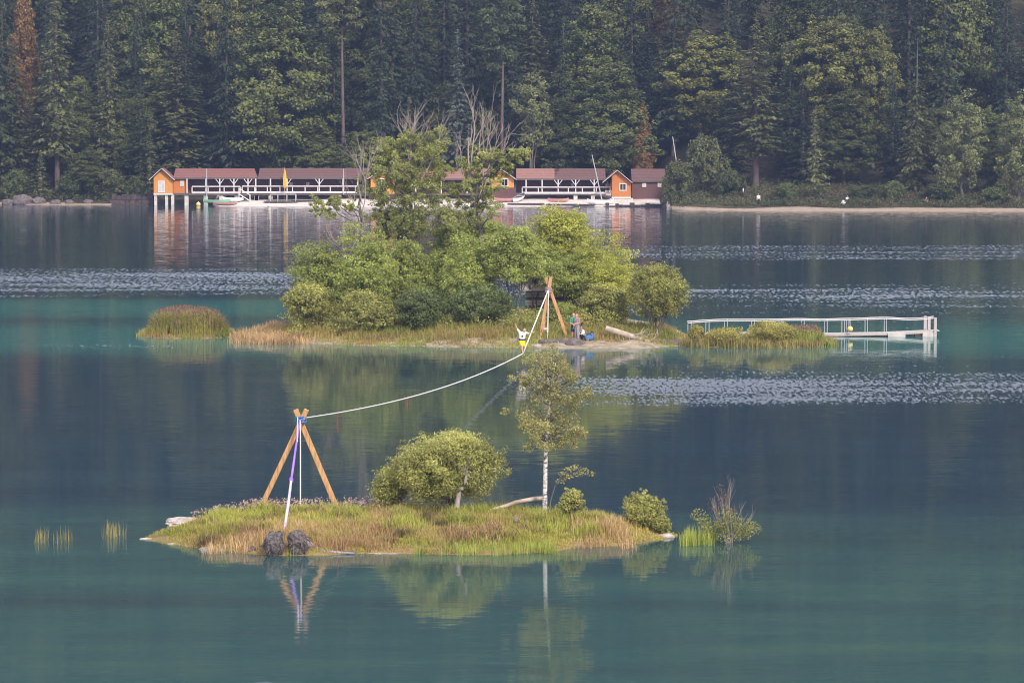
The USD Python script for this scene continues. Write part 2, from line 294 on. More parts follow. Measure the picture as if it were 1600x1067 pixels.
# ------------------------------------------------------------------ the lake
Y0, Y1 = 90.0, 570.0
def yramp(stops):
    """(row in the survey photograph, value) pairs -> stops along the lake's length, near to far."""
    return sorted([(min(1, max(0, (Yof(py) - Y0) / (Y1 - Y0))), (v, v, v)) for py, v in stops], key=lambda s: s[0])
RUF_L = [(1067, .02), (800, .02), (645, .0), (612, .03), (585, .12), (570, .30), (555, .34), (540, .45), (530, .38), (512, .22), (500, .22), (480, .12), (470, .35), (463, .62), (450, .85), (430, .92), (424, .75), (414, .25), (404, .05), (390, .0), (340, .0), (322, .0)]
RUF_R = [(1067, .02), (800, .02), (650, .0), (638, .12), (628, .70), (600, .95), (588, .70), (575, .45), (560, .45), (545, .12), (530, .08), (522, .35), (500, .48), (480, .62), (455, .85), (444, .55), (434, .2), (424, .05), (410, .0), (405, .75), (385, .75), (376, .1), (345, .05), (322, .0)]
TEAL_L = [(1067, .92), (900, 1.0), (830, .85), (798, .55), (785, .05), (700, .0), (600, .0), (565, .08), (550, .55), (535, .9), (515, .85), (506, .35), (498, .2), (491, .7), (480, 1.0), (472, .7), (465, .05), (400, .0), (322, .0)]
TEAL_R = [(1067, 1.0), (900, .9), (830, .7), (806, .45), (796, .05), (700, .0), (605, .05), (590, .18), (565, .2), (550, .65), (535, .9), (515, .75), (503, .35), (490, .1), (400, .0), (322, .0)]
nodes = {
    'g': ('geometry', {}), 'sx': ('separate_xyz', {}),
    'lm': ('mapping', {'scale': (0.020, 0.05, 1)}), 'ln': ('noise_texture', {'scale': 1.0, 'detail': 4.0, 'roughness': 0.6}),
    'ld': ('math', {'math_type': 'subtract', 'value2': 0.5}), 'lk': ('math', {'math_type': 'multiply', 'value2': 13.0}), 'ly': ('math', {'math_type': 'add'}),
    'fy': ('map_range', {'from_min': Y0, 'from_max': Y1, 'clamp': True}),
    'fx': ('map_range', {'range_type': 'smoothstep', 'from_min': -9.0, 'from_max': 9.0, 'clamp': True}),
    'rl': ('rgb_ramp', {'ramp': yramp(RUF_L)}), 'rr': ('rgb_ramp', {'ramp': yramp(RUF_R)}), 'rm': ('mix_color', {}), 'rb': ('rgb_to_bw', {}),
    'tl': ('rgb_ramp', {'ramp': yramp(TEAL_L)}), 'tr': ('rgb_ramp', {'ramp': yramp(TEAL_R)}), 'tm': ('mix_color', {}), 'tb': ('rgb_to_bw', {}),
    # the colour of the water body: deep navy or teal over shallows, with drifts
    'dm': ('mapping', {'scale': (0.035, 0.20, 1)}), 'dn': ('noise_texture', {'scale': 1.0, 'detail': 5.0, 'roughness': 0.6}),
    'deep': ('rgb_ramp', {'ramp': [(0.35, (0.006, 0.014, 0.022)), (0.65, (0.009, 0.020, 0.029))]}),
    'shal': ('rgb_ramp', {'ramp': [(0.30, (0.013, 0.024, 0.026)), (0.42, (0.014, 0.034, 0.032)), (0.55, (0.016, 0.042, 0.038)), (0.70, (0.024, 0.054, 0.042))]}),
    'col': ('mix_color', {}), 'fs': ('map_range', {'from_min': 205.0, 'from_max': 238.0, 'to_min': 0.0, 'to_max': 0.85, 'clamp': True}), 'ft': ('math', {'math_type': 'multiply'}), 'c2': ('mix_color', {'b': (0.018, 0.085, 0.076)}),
    # wind ripples: facets that lean towards the near shore
    'wm': ('mapping', {'scale': (5.2, 0.85, 1)}), 'wn': ('noise_texture', {'scale': 1.0, 'detail': 3.0, 'roughness': 0.6, 'distortion': 0.3}),
    'wm2': ('mapping', {'scale': (3.7, 0.50, 1)}), 'wn2': ('noise_texture', {'scale': 1.0, 'detail': 3.0, 'roughness': 0.6, 'distortion': 0.3}), 'wf': ('map_range', {'from_min': 240.0, 'from_max': 320.0, 'clamp': True}), 'wx': ('mix_float', {}),
    'gm': ('mapping', {'scale': (0.05, 0.22, 1)}), 'gn': ('noise_texture', {'scale': 1.0, 'detail': 3.0}), 'gs': ('map_range', {'from_min': 0.3, 'from_max': 0.7, 'to_min': -0.24, 'to_max': 0.20}),
    'rg': ('math', {'math_type': 'add'}), 'rz': ('map_range', {'from_min': 0.0, 'from_max': 1.0, 'to_min': 0.80, 'to_max': 0.41, 'clamp': True}),
    'th': ('math', {'math_type': 'subtract'}), 'ts': ('math', {'math_type': 'multiply', 'value2': 13.0, 'use_clamp': True}), 'on': ('map_range', {'from_min': 0.02, 'from_max': 0.12, 'clamp': True}), 'to': ('math', {'math_type': 'multiply'}), 'tk': ('math', {'math_type': 'multiply', 'value2': -0.17}),
    # light ripples everywhere
    'cm': ('mapping', {'scale': (0.8, 3.2, 1)}), 'cn': ('noise_texture', {'scale': 1.0, 'detail': 3.0, 'roughness': 0.6}), 'cs': ('separate_color', {}),
    'ax': ('math', {'math_type': 'multiply_add', 'value2': 0.022, 'value3': -0.011}), 'ay': ('math', {'math_type': 'multiply_add', 'value2': 0.050, 'value3': -0.025}), 'fa': ('map_range', {'from_min': 200.0, 'from_max': 420.0, 'to_min': 1.0, 'to_max': 3.4, 'clamp': True}), 'fm': ('math', {'math_type': 'multiply'}), 'fn': ('math', {'math_type': 'multiply'}), 'ny': ('math', {'math_type': 'add'}),
    'nv': ('combine_xyz', {'z': 1.0}), 'nn': ('vector_math', {'math_type': 'normalize'}),
    'p': ('principled_bsdf', {'roughness': 0.05, 'ior': 1.333, 'specular_ior_level': 0.5})}
links = [('g.position', 'sx.vector'), ('g.position', 'lm.vector'), ('lm.vector', 'ln.vector'), ('ln.fac', 'ld.value1'), ('ld.value', 'lk.value1'), ('sx.y', 'ly.value1'), ('lk.value', 'ly.value2'),
         ('ly.value', 'fy.value'), ('sx.x', 'fx.value'), ('fy.result', 'rl.fac'), ('fy.result', 'rr.fac'), ('fx.result', 'rm.fac'), ('rl.color', 'rm.a'), ('rr.color', 'rm.b'), ('rm.result', 'rb.color'),
         ('fy.result', 'tl.fac'), ('fy.result', 'tr.fac'), ('fx.result', 'tm.fac'), ('tl.color', 'tm.a'), ('tr.color', 'tm.b'), ('tm.result', 'tb.color'),
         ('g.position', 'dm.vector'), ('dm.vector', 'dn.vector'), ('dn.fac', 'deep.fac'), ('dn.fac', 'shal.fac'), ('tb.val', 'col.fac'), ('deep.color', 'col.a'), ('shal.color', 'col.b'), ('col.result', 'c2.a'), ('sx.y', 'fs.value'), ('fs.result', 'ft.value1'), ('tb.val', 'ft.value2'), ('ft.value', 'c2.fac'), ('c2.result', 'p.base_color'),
         ('g.position', 'wm.vector'), ('wm.vector', 'wn.vector'), ('g.position', 'gm.vector'), ('gm.vector', 'gn.vector'), ('gn.fac', 'gs.value'), ('rb.val', 'rg.value1'), ('gs.result', 'rg.value2'), ('rg.value', 'rz.value'),
         ('g.position', 'wm2.vector'), ('wm2.vector', 'wn2.vector'), ('sx.y', 'wf.value'), ('wf.result', 'wx.fac'), ('wn.fac', 'wx.a'), ('wn2.fac', 'wx.b'), ('wx.result', 'th.value1'), ('rz.result', 'th.value2'), ('th.value', 'ts.value1'), ('rb.val', 'on.value'), ('ts.value', 'to.value1'), ('on.result', 'to.value2'), ('to.value', 'tk.value1'),
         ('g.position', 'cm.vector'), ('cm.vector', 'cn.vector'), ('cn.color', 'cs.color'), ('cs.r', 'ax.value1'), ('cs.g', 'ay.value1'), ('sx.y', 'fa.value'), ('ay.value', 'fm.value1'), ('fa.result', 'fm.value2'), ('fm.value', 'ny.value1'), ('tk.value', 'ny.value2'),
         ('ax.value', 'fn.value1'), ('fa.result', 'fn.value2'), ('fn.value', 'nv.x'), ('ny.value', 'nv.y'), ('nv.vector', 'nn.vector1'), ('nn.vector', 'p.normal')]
M['water'] = usdkit.material(stage, LOOK + 'lake_water', nodes, links, surface='p.BSDF')
LAKE = 1500.0
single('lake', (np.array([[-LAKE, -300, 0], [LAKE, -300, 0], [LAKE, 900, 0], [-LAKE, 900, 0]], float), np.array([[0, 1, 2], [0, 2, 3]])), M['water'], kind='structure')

# ------------------------------------------------------------------ far shore
SHP = np.array([-3000, -400, 0, 175, 238, 250, 325, 345, 600, 900, 1035, 1048, 1070, 1250, 1600, 2100, 4500], float)
SHY = np.array([560, 548, 543, 541, 541, 549, 549, 536, 533, 534.5, 533, 524, 517, 513, 511, 512, 530], float)
SHX = np.array([wx(a, b) for a, b in zip(SHP, SHY)])
def shore(x): return np.interp(x, SHX, SHY) + 0.8 * (meshkit.noise(np.stack([np.asarray(x, float) * 0.23, np.zeros_like(x), np.zeros_like(x)], -1), 3) - 0.5)
def far_z(x, y):
    x, y = np.asarray(x, float), np.asarray(y, float); s = y - shore(x)
    z = np.where(s < 0, 0.14 * s, np.where(s < 14, 0.11 * s, np.where(s < 34, 1.54 + 0.09 * (s - 14), np.minimum(3.34 + 0.46 * (s - 34), 104 + 0.06 * (s - 34)))))
    z = np.maximum(z, -2.0)
    p = np.stack([x * 0.02, y * 0.02, np.zeros_like(x)], -1)
    z = z + np.clip((s - 30) / 60, 0, 1) * 22 * (meshkit.fbm(p, 3, 9) - 0.5) + np.clip(s / 10, 0, 1) * 0.5 * (meshkit.noise(np.stack([x * .3, y * .3, np.zeros_like(x)], -1), 4) - 0.5) * np.clip(1 + (s - 14) / 10, 0, 1)
    return z
def heightgrid(xs, ys, zf, keep=None, dz=0.0):
    X, Y = np.meshgrid(xs, ys, indexing='ij'); Z = zf(X, Y) + dz
    v = np.stack([X, Y, Z], -1).reshape(-1, 3); n = len(ys)
    i, j = np.meshgrid(np.arange(len(xs) - 1), np.arange(n - 1), indexing='ij'); a = (i * n + j).ravel()
    f = np.vstack([np.stack([a, a + n, a + n + 1], 1), np.stack([a, a + n + 1, a + 1], 1)])
    if keep is not None:
        k = keep(v); f = f[k[f].all(1)]
        u, inv = np.unique(f, return_inverse=True); v, f = v[u], inv.reshape(f.shape)
    return v, f
xs = np.concatenate([np.linspace(-1100, -130, 40), np.linspace(-128, 128, 200), np.linspace(130, 1100, 40)])
ys = np.concatenate([np.linspace(495, 580, 110), np.linspace(582, 1150, 60)])
single('forest_ground', heightgrid(xs, ys, far_z), M['forest_floor'], kind='structure', smooth=True)
def nz2(v, s, seed=0): return meshkit.noise(np.stack([v[:, 0] * s, v[:, 1] * s, v[:, 0] * 0], -1), seed)
bx0, bx1 = wx(326, 536), wx(1046, 528)
single('beach', heightgrid(np.linspace(bx0, bx1, 170), np.linspace(522, 556, 70), far_z, lambda v: (v[:, 1] - shore(v[:, 0]) > -2) & (v[:, 1] - shore(v[:, 0]) < 17), 0.05), M['sand'], kind='structure', smooth=True)
single('shore_strip', heightgrid(np.linspace(wx(1040, 520), wx(2000, 511), 260), np.linspace(502, 535, 110), far_z, lambda v: (v[:, 1] - shore(v[:, 0]) > -2) & (v[:, 1] - shore(v[:, 0]) < 1.8 + 2.4 * nz2(v, 0.12)), 0.05), M['sand_tan'], kind='structure', smooth=True)
single('shore_strip', heightgrid(np.linspace(wx(-500, 541), wx(176, 541), 160), np.linspace(535, 560, 80), far_z, lambda v: (v[:, 1] - shore(v[:, 0]) > -2) & (v[:, 1] - shore(v[:, 0]) < 1.0 + 1.6 * nz2(v, 0.3)), 0.05), M['sand_tan'], kind='structure', smooth=True)

# ------------------------------------------------------------------ islands
def island(poly, slope, cap, seed, bump=0.25):
    def zf(x, y):
        x, y = np.asarray(x, float), np.asarray(y, float); pts = shapely.points(x.ravel(), y.ravel())
        d = shapely.distance(pts, poly.exterior).reshape(x.shape); d = np.where(shapely.contains_xy(poly, x.ravel(), y.ravel()).reshape(x.shape), d, -d)
        z = np.where(d < 0, 0.25 * d, cap * (1 - np.exp(-np.maximum(d, 0) * slope / cap)))
        return z + bump * np.clip(d / 1.5, 0, 1) * (meshkit.fbm(np.stack([x * .6, y * .6, x * 0], -1), 3, seed) - 0.5) * 2 * np.clip(cap, 0, 1)
    return zf
def pline(pts): return Polygon([ground(a, b)[:2] for a, b in pts]).buffer(0.6).buffer(-0.6)
NEAR = pline([(222, 842), (260, 849), (320, 857), (375, 864), (440, 868), (520, 867), (570, 864), (640, 865), (750, 867), (860, 862), (905, 854), (960, 853), (1000, 849), (1035, 842), (1056, 837), (1040, 828), (1000, 820), (950, 813), (850, 806), (700, 803), (500, 803), (350, 809), (290, 820), (240, 834)])
FAR = pline([(375, 527), (400, 530), (470, 536), (560, 540), (700, 542), (830, 544), (900, 544), (960, 545), (1010, 544), (1050, 541), (1075, 536), (1085, 529), (1060, 516), (1020, 505), (950, 496), (800, 492), (600, 492), (480, 500), (400, 516)])
ISLET = pline([(222, 526), (260, 529), (320, 529), (360, 527), (372, 526), (355, 517), (300, 512), (240, 515), (224, 520)])
SHOAL = pline([(1050, 541), (1100, 543), (1200, 544), (1270, 543), (1300, 540), (1290, 535), (1200, 530), (1100, 529), (1050, 533)])
near_z, fari_z, islet_z, shoal_z = island(NEAR, 0.30, 0.50, 1, .34), island(FAR, 0.22, 0.95, 2), island(ISLET, 0.35, 0.5, 3, .1), island(SHOAL, 0.1, 0.06, 4, .03)
def isl_mesh(poly, zf, step, lo=-0.5):
    x0, y0, x1, y1 = poly.bounds
    return heightgrid(np.arange(x0 - 2, x1 + 2, step), np.arange(y0 - 2, y1 + 2, step), zf, lambda v: v[:, 2] > lo)
single('island_ground', isl_mesh(NEAR, near_z, 0.22), M['island_soil'], kind='structure', smooth=True)
single('island_ground', isl_mesh(FAR, fari_z, 0.4), M['island_shore'], kind='structure', smooth=True)
single('islet_ground', isl_mesh(ISLET, islet_z, 0.3), M['island_soil'], kind='structure', smooth=True)
single('shoal_ground', isl_mesh(SHOAL, shoal_z, 0.3), M['island_shore'], kind='structure', smooth=True)

# ------------------------------------------------------------------ tree makers (all about a base at the origin, in metres)
def leaf_cloud(rng, c, rad, per, L, W, flat=0.6, up=0.5, centre=None, shell=0.5):
    n = len(c) * per; i = np.repeat(np.arange(len(c)), per)
    d = unit(rng, n); r = rng.random(n) ** (1 / (2 + shell * 2)); off = d * r[:, None] * np.asarray(rad)[i][:, None] * [1, 1, flat]
    p = c[i] + off
    nn = unit(rng, n) * 0.9 + np.array([0, 0, up]) + 0.4 * d
    if centre is not None: nn = nn + 0.5 * norm(p - centre)
    s = rng.uniform(0.6, 1.3, n)
    return kites(p, nn, unit(rng, n) + 0.4 * d, L * s, W * s)
def crown_points(rng, ells, n, lo=0.5, seed=0, rough=0.5):
    e = np.array(ells, float); w = (e[:, 3] * e[:, 4] * e[:, 5]) ** 0.8; k = rng.choice(len(e), n, p=w / w.sum())
    d = unit(rng, n); r = (lo ** 3 + (1 - lo ** 3) * rng.random(n)) ** (1 / 3)
    r = r * (1 - rough / 2 + rough * meshkit.noise(d * 2.2 + k[:, None] * 5 + seed * 11, seed))
    return e[k, :3] + d * r[:, None] * e[k, 3:]
def bend(rng, a, b, n=5, wob=0.08):
    a, b = np.array(a, float), np.array(b, float); t = np.linspace(0, 1, n)[:, None]; L = np.linalg.norm(b - a)
    w = rng.normal(size=(n, 3)) * wob * L; w[0] = w[-1] = 0
    return a + (b - a) * t + w + np.array([0, 0, 0.06 * L]) * (t * (1 - t)) * 2
def broadleaf(rng, ells, n, per, cr, L, W, trunk_r, top=0.75, stems=1, spread=0.2, limbs=30, flat=0.6, up=0.5, lo=0.5, rough=0.5, seed=0, limb_r=0.25, start=0.25, sprays=0):
    e = np.array(ells, float); h = (e[:, 2] + e[:, 5]).max(); mid = np.average(e[:, :3], axis=0, weights=e[:, 3:].prod(1))
    c = crown_points(rng, ells, n, lo, seed, rough); c[:, 2] = np.maximum(c[:, 2], 0.15 * cr)
    leaves = leaf_cloud(rng, c, cr * rng.uniform(0.6, 1.25, n), per, L, W, flat, up, mid)
    if sprays:                                                          # loose twigs that break the outline
        k = rng.integers(len(e), size=sprays); d = unit(rng, sprays); d[:, 2] = np.abs(d[:, 2]) * 1.2 - .25; c2 = e[k, :3] + d * e[k, 3:] * rng.uniform(.88, 1.30, sprays)[:, None]; c2[:, 2] = np.maximum(c2[:, 2], .1)
        l2 = leaf_cloud(rng, c2, cr * rng.uniform(.25, .55, sprays), max(10, per // 3), L, W, .9, up * .6, mid)
        q = cat([leaves, l2]); r_ = np.concatenate([leaves.tone, l2.tone]); leaves.clear(); leaves.extend(q); leaves.tone = r_
    wood, stemlines = [], []
    for s in range(stems):
        a = rng.uniform(0, 2 * np.pi); b = np.array([math.cos(a), math.sin(a), 0]) * spread * (0 if stems == 1 else rng.uniform(0.4, 1))
        tp = np.array([mid[0] * 0.9, mid[1] * 0.9, h * top]) + b * [2.6, 2.6, 0] + (0 if stems == 1 else rng.uniform(-.1, .05) * h * np.array([0, 0, 1]))
        ln = bend(rng, b * 0.5, tp, 8, 0.012); stemlines.append(ln); wood.append(tube(ln, trunk_r * np.linspace(1.15, 0.25, 8) / (1 if stems == 1 else 1.6), 7))
    for k in rng.choice(n, min(limbs, n), replace=False):
        ln = stemlines[rng.integers(stems)]; q = int(np.clip(round((start + (c[k, 2] / h) * 0.55) * 7 - 1), 1, 6))
        wood.append(tube(bend(rng, ln[q], c[k], 5, 0.05), trunk_r * limb_r * np.linspace(1, 0.2, 5), 4))
    return cat(wood), leaves
def conifer(rng, h, r, z0=0.08, dens=1.35, L=0.66, W=0.27, droop=0.28, p=0.85, bare=0.0, ragged=0.25, gap=0.0):
    zs = np.arange(z0 * h, h * 0.985, 0.42 / dens * (h / 28) ** 0.5); c, nn, uu, ls, wood = [], [], [], [], []
    for z in zs:
        t = (z - z0 * h) / (h * (1 - z0)); prof = r * ((1 - t) ** p) * (0.55 + 0.45 * min(1, t * 6 + 0.25)) + 0.12
        k = max(3, int(rng.integers(5, 9)))
        if t > 1 - bare and rng.random() < 0.75: continue
        for a in rng.uniform(0, 2 * np.pi, k):
            if rng.random() < gap: continue
            ln = prof * rng.uniform(1 - ragged * 1.7, 1 + ragged * 0.6); m = max(2, int(ln / 0.30 * dens)); s = rng.uniform(0.12, 1.0, m)
            d = np.array([math.cos(a), math.sin(a), 0]); sd = np.array([-d[1], d[0], 0]); side = rng.uniform(-1, 1, m) * 0.30 * ln * (1.05 - s)
            q = np.array([0, 0, z]) + d * (s * ln)[:, None] + sd * side[:, None] + np.array([0, 0, 1.0]) * (-droop * ln * s ** 1.4 + 0.10 * ln * s ** 4 + rng.normal(0, .07, m))[:, None]
            c.append(q); nn.append(np.array([0, 0, 1.0]) + d * 0.5 + rng.normal(0, 0.35, (m, 3))); uu.append(d + sd * (np.sign(side) * 0.6)[:, None] + np.array([0, 0, -0.45]) + rng.normal(0, .15, (m, 3)))
            ls.append(rng.uniform(0.6, 1.2, m) * (0.75 + 0.5 * (1 - t)))
            if rng.random() < 0.10: wood.append(tube([[0, 0, z], np.array([0, 0, z]) + d * ln * 0.85 + [0, 0, -droop * ln * 0.7]], [0.035, 0.012], 3))
    c, nn, uu, ls = np.vstack(c), np.vstack(nn), np.vstack(uu), np.concatenate(ls)
    tr = tube([[0, 0, -0.5], [0, 0, h * 0.3], [0.05, 0, h * 0.7], [0, 0, h]], np.array([0.0125, 0.0095, 0.0055, 0.001]) * h, 7)
    return cat([tr] + wood), kites(c, nn, uu, L * ls, W * ls)
def pine(rng, h, r, start=0.55, n=60, per=120, L=0.6, W=0.34, cr=1.4):
    ells = [(0, 0, h * (start + 1) / 2, r, r, h * (1 - start) / 2), (r * .4, 0, h * (start + .12), r * .8, r * .7, h * .08)]
    c = crown_points(rng, ells, n, 0.25, 3, 0.4); lv = leaf_cloud(rng, c, cr * rng.uniform(.6, 1.2, n), per, L, W, 0.45, 0.7)
    wood = [tube([[0, 0, -0.5], [0.15, 0, h * .3], [-.1, 0.1, h * .65], [0, 0, h * .97]], np.array([.0105, .0085, .006, .001]) * h, 7)]
    for k in range(n):
        z = max(h * start * 0.9, c[k, 2] - 1.0); wood.append(tube(bend(rng, [0, 0, z], c[k], 4, .05), [.07, .05, .035, .02], 4))
    for z in rng.uniform(h * .25, h * start, 14):
        a = rng.uniform(0, 6.28); wood.append(tube([[0, 0, z], [math.cos(a) * rng.uniform(.5, 1.6), math.sin(a) * 1.0, z - .2]], [.03, .008], 3))
    return cat(wood), lv
def twigs(rng, p, d, L, r, depth, out, spread=0.55, up=0.12):
    n = 4; pts = [np.array(p, float)]; d = norm(np.array(d, float))
    for i in range(n):
        d = norm(d + rng.normal(0, 0.10, 3) + np.array([0, 0, up * .3])); pts.append(pts[-1] + d * L / n)
    out.append(tube(pts, np.linspace(r, r * 0.55, n + 1), 5 if depth > 1 else 4))
    if depth == 0: return
    for k in range(rng.integers(2, 4)):
        q = pts[rng.integers(2, n + 1)]; dd = norm(d + rng.normal(0, spread, 3) + np.array([0, 0, up])); twigs(rng, q, dd, L * rng.uniform(.55, .8), r * .55, depth - 1, out, spread, up)

# ------------------------------------------------------------------ forest on the far shore
R = np.random.default_rng
def tree_proto(name, cat_, made, bark, leaf):
    t = Thing(name, 'tree', cat_); t.add('trunk', made[0], bark, local=True, smooth=True); t.add('crown', made[1], leaf, local=True)
    return t
def beech_made(seed, h=27.0, r=6.2, cone=True):
    g = R(seed)
    ells = [(0, 0, h * .36, r, r, h * .26), (0.3, 0, h * .56, r * .80, r * .80, h * .24), (-.2, 0, h * .76, r * .52, r * .52, h * .23)] if cone else [(0, 0, h * .55, r, r, h * .38), (r * .3, 0, h * .7, r * .7, r * .7, h * .27), (-r * .3, 0, h * .45, r * .7, r * .7, h * .26)]
    return broadleaf(g, ells, 330, 110, 1.30, 0.44, 0.29, 0.34, top=0.9, limbs=34, flat=0.62, up=0.7, lo=0.5, rough=0.6, seed=seed, sprays=120)
P = {}
def proto(key, fn):
    if key not in P: P[key] = fn()
    return P[key]
SPECIES = {
    'spruce0': lambda: tree_proto('spruce_tree', 'tree', conifer(R(11), 30, 4.6), M['bark'], M['spruce']),
    'spruce1': lambda: tree_proto('spruce_tree', 'tree', conifer(R(12), 30, 5.4, droop=.36, ragged=.35), M['bark'], M['spruce']),
    'spruce2': lambda: tree_proto('spruce_tree', 'tree', conifer(R(13), 30, 4.2, z0=.22, gap=.15, ragged=.4), M['bark'], M['spruce']),
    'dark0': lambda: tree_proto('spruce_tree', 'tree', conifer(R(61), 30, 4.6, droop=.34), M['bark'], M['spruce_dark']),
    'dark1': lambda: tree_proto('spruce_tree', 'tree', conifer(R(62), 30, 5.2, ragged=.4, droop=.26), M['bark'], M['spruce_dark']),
    'olive0': lambda: tree_proto('spruce_tree', 'tree', conifer(R(14), 30, 5.2, droop=.32), M['bark'], M['spruce_olive']),
    'olive1': lambda: tree_proto('spruce_tree', 'tree', conifer(R(15), 30, 4.8, z0=.2, ragged=.4, gap=.12), M['bark'], M['spruce_olive']),
    'silver': lambda: tree_proto('spruce_tree', 'tree', conifer(R(16), 24, 3.8, droop=.2), M['bark'], M['spruce_silver']),
    'baretop': lambda: tree_proto('spruce_tree', 'tree', conifer(R(17), 26, 4.0, bare=.28, droop=.4), M['bark_grey'], M['spruce_olive']),
    'young': lambda: tree_proto('young_spruce', 'tree', conifer(R(18), 14, 2.7, z0=.10, L=.55, W=.2, dens=1.15, ragged=.45, p=.9), M['bark_grey'], M['young_needle']),
    'beech0': lambda: tree_proto('beech_tree', 'tree', beech_made(21), M['bark_grey'], M['beech']),
    'beech1': lambda: tree_proto('beech_tree', 'tree', beech_made(22, cone=False), M['bark_grey'], M['beech']),
    'beech2': lambda: tree_proto('beech_tree', 'tree', beech_made(23), M['bark_grey'], M['beech']),
    'yellow': lambda: tree_proto('beech_tree', 'tree', beech_made(24, cone=False), M['bark_grey'], M['beech_yellow']),
    'autumn': lambda: tree_proto('autumn_tree', 'tree', beech_made(25, 24, 4.2), M['bark_grey'], M['autumn']),
    'pine0': lambda: tree_proto('pine_tree', 'tree', pine(R(31), 30, 3.4), M['bark'], M['pine']),
    'pine1': lambda: tree_proto('pine_tree', 'tree', pine(R(32), 30, 3.0, start=.7, n=34), M['bark'], M['spruce_olive']),
    'pale': lambda: tree_proto('willow_tree', 'tree', broadleaf(R(41), [(0, 0, 8, 3.4, 3.4, 6.0), (.8, 0, 5, 3.3, 3.3, 4), (-.6, 0, 10.5, 2.2, 2.2, 3.6)], 150, 70, .8, .36, .2, .2, top=.85, limbs=24, flat=.8, up=.4, rough=.4), M['bark_grey'], M['pale_leaf']),
    'palestem': lambda: tree_proto('willow_tree', 'tree', broadleaf(R(42), [(0, 0, 10.5, 2.6, 2.6, 3.3), (1, 0, 7.2, 2.0, 2.0, 2.0), (-1.0, 0, 6.6, 1.6, 1.6, 1.6)], 90, 70, .8, .36, .2, .2, top=.85, stems=3, spread=.8, limbs=24, flat=.7, rough=.5), M['bark_grey'], M['pale_leaf']),
    'shrub0': lambda: tree_proto('shore_shrub', 'bush', broadleaf(R(43), [(0, 0, 2.0, 2.6, 2.2, 2.0), (1.3, 0, 1.4, 1.8, 1.6, 1.4), (-1.2, 0, 1.5, 1.6, 1.6, 1.6)], 110, 60, .6, .30, .18, .10, top=.6, stems=4, spread=.5, limbs=16, flat=.8, rough=.4), M['bark_grey'], M['shrub']),
    'shrub1': lambda: tree_proto('shore_shrub', 'bush', broadleaf(R(44), [(0, 0, 2.4, 2.4, 2.2, 2.4), (.9, 0, 3.4, 1.5, 1.5, 1.6)], 110, 60, .6, .30, .18, .10, top=.6, stems=4, spread=.5, limbs=16, flat=.8, rough=.4), M['bark_grey'], M['pale_leaf']),
}
NOM = {'dark0': (30, 9.2), 'dark1': (30, 10.4), 'spruce0': (30, 9.2), 'spruce1': (30, 10.8), 'spruce2': (30, 8.4), 'olive0': (30, 10.4), 'olive1': (30, 9.6), 'silver': (24, 7.6), 'baretop': (26, 8), 'young': (14, 5.4), 'beech0': (27, 13), 'beech1': (27, 14), 'beech2': (27, 13), 'yellow': (27, 14), 'autumn': (24, 9), 'pine0': (30, 8.5), 'pine1': (30, 8), 'pale': (14, 7.6), 'palestem': (14, 6), 'shrub0': (4, 6.4), 'shrub1': (5, 5.6)}
placed = []
rt = R(5)
def tree_px(kind, px, top, wpx, Y, label, group=None):
    x = wx(px, Y); z = float(far_z(np.array([x]), np.array([Y]))[0]); zt = zat(top, Y); h0, w0 = NOM[kind]; sz = (zt - z) / h0; sx = wpx * Y / F / w0
    placed.append((x, Y)); place(proto(kind, SPECIES[kind]), (x, Y, z - 0.1), rt.uniform(0, 360), (sx, sx, sz), label, group)
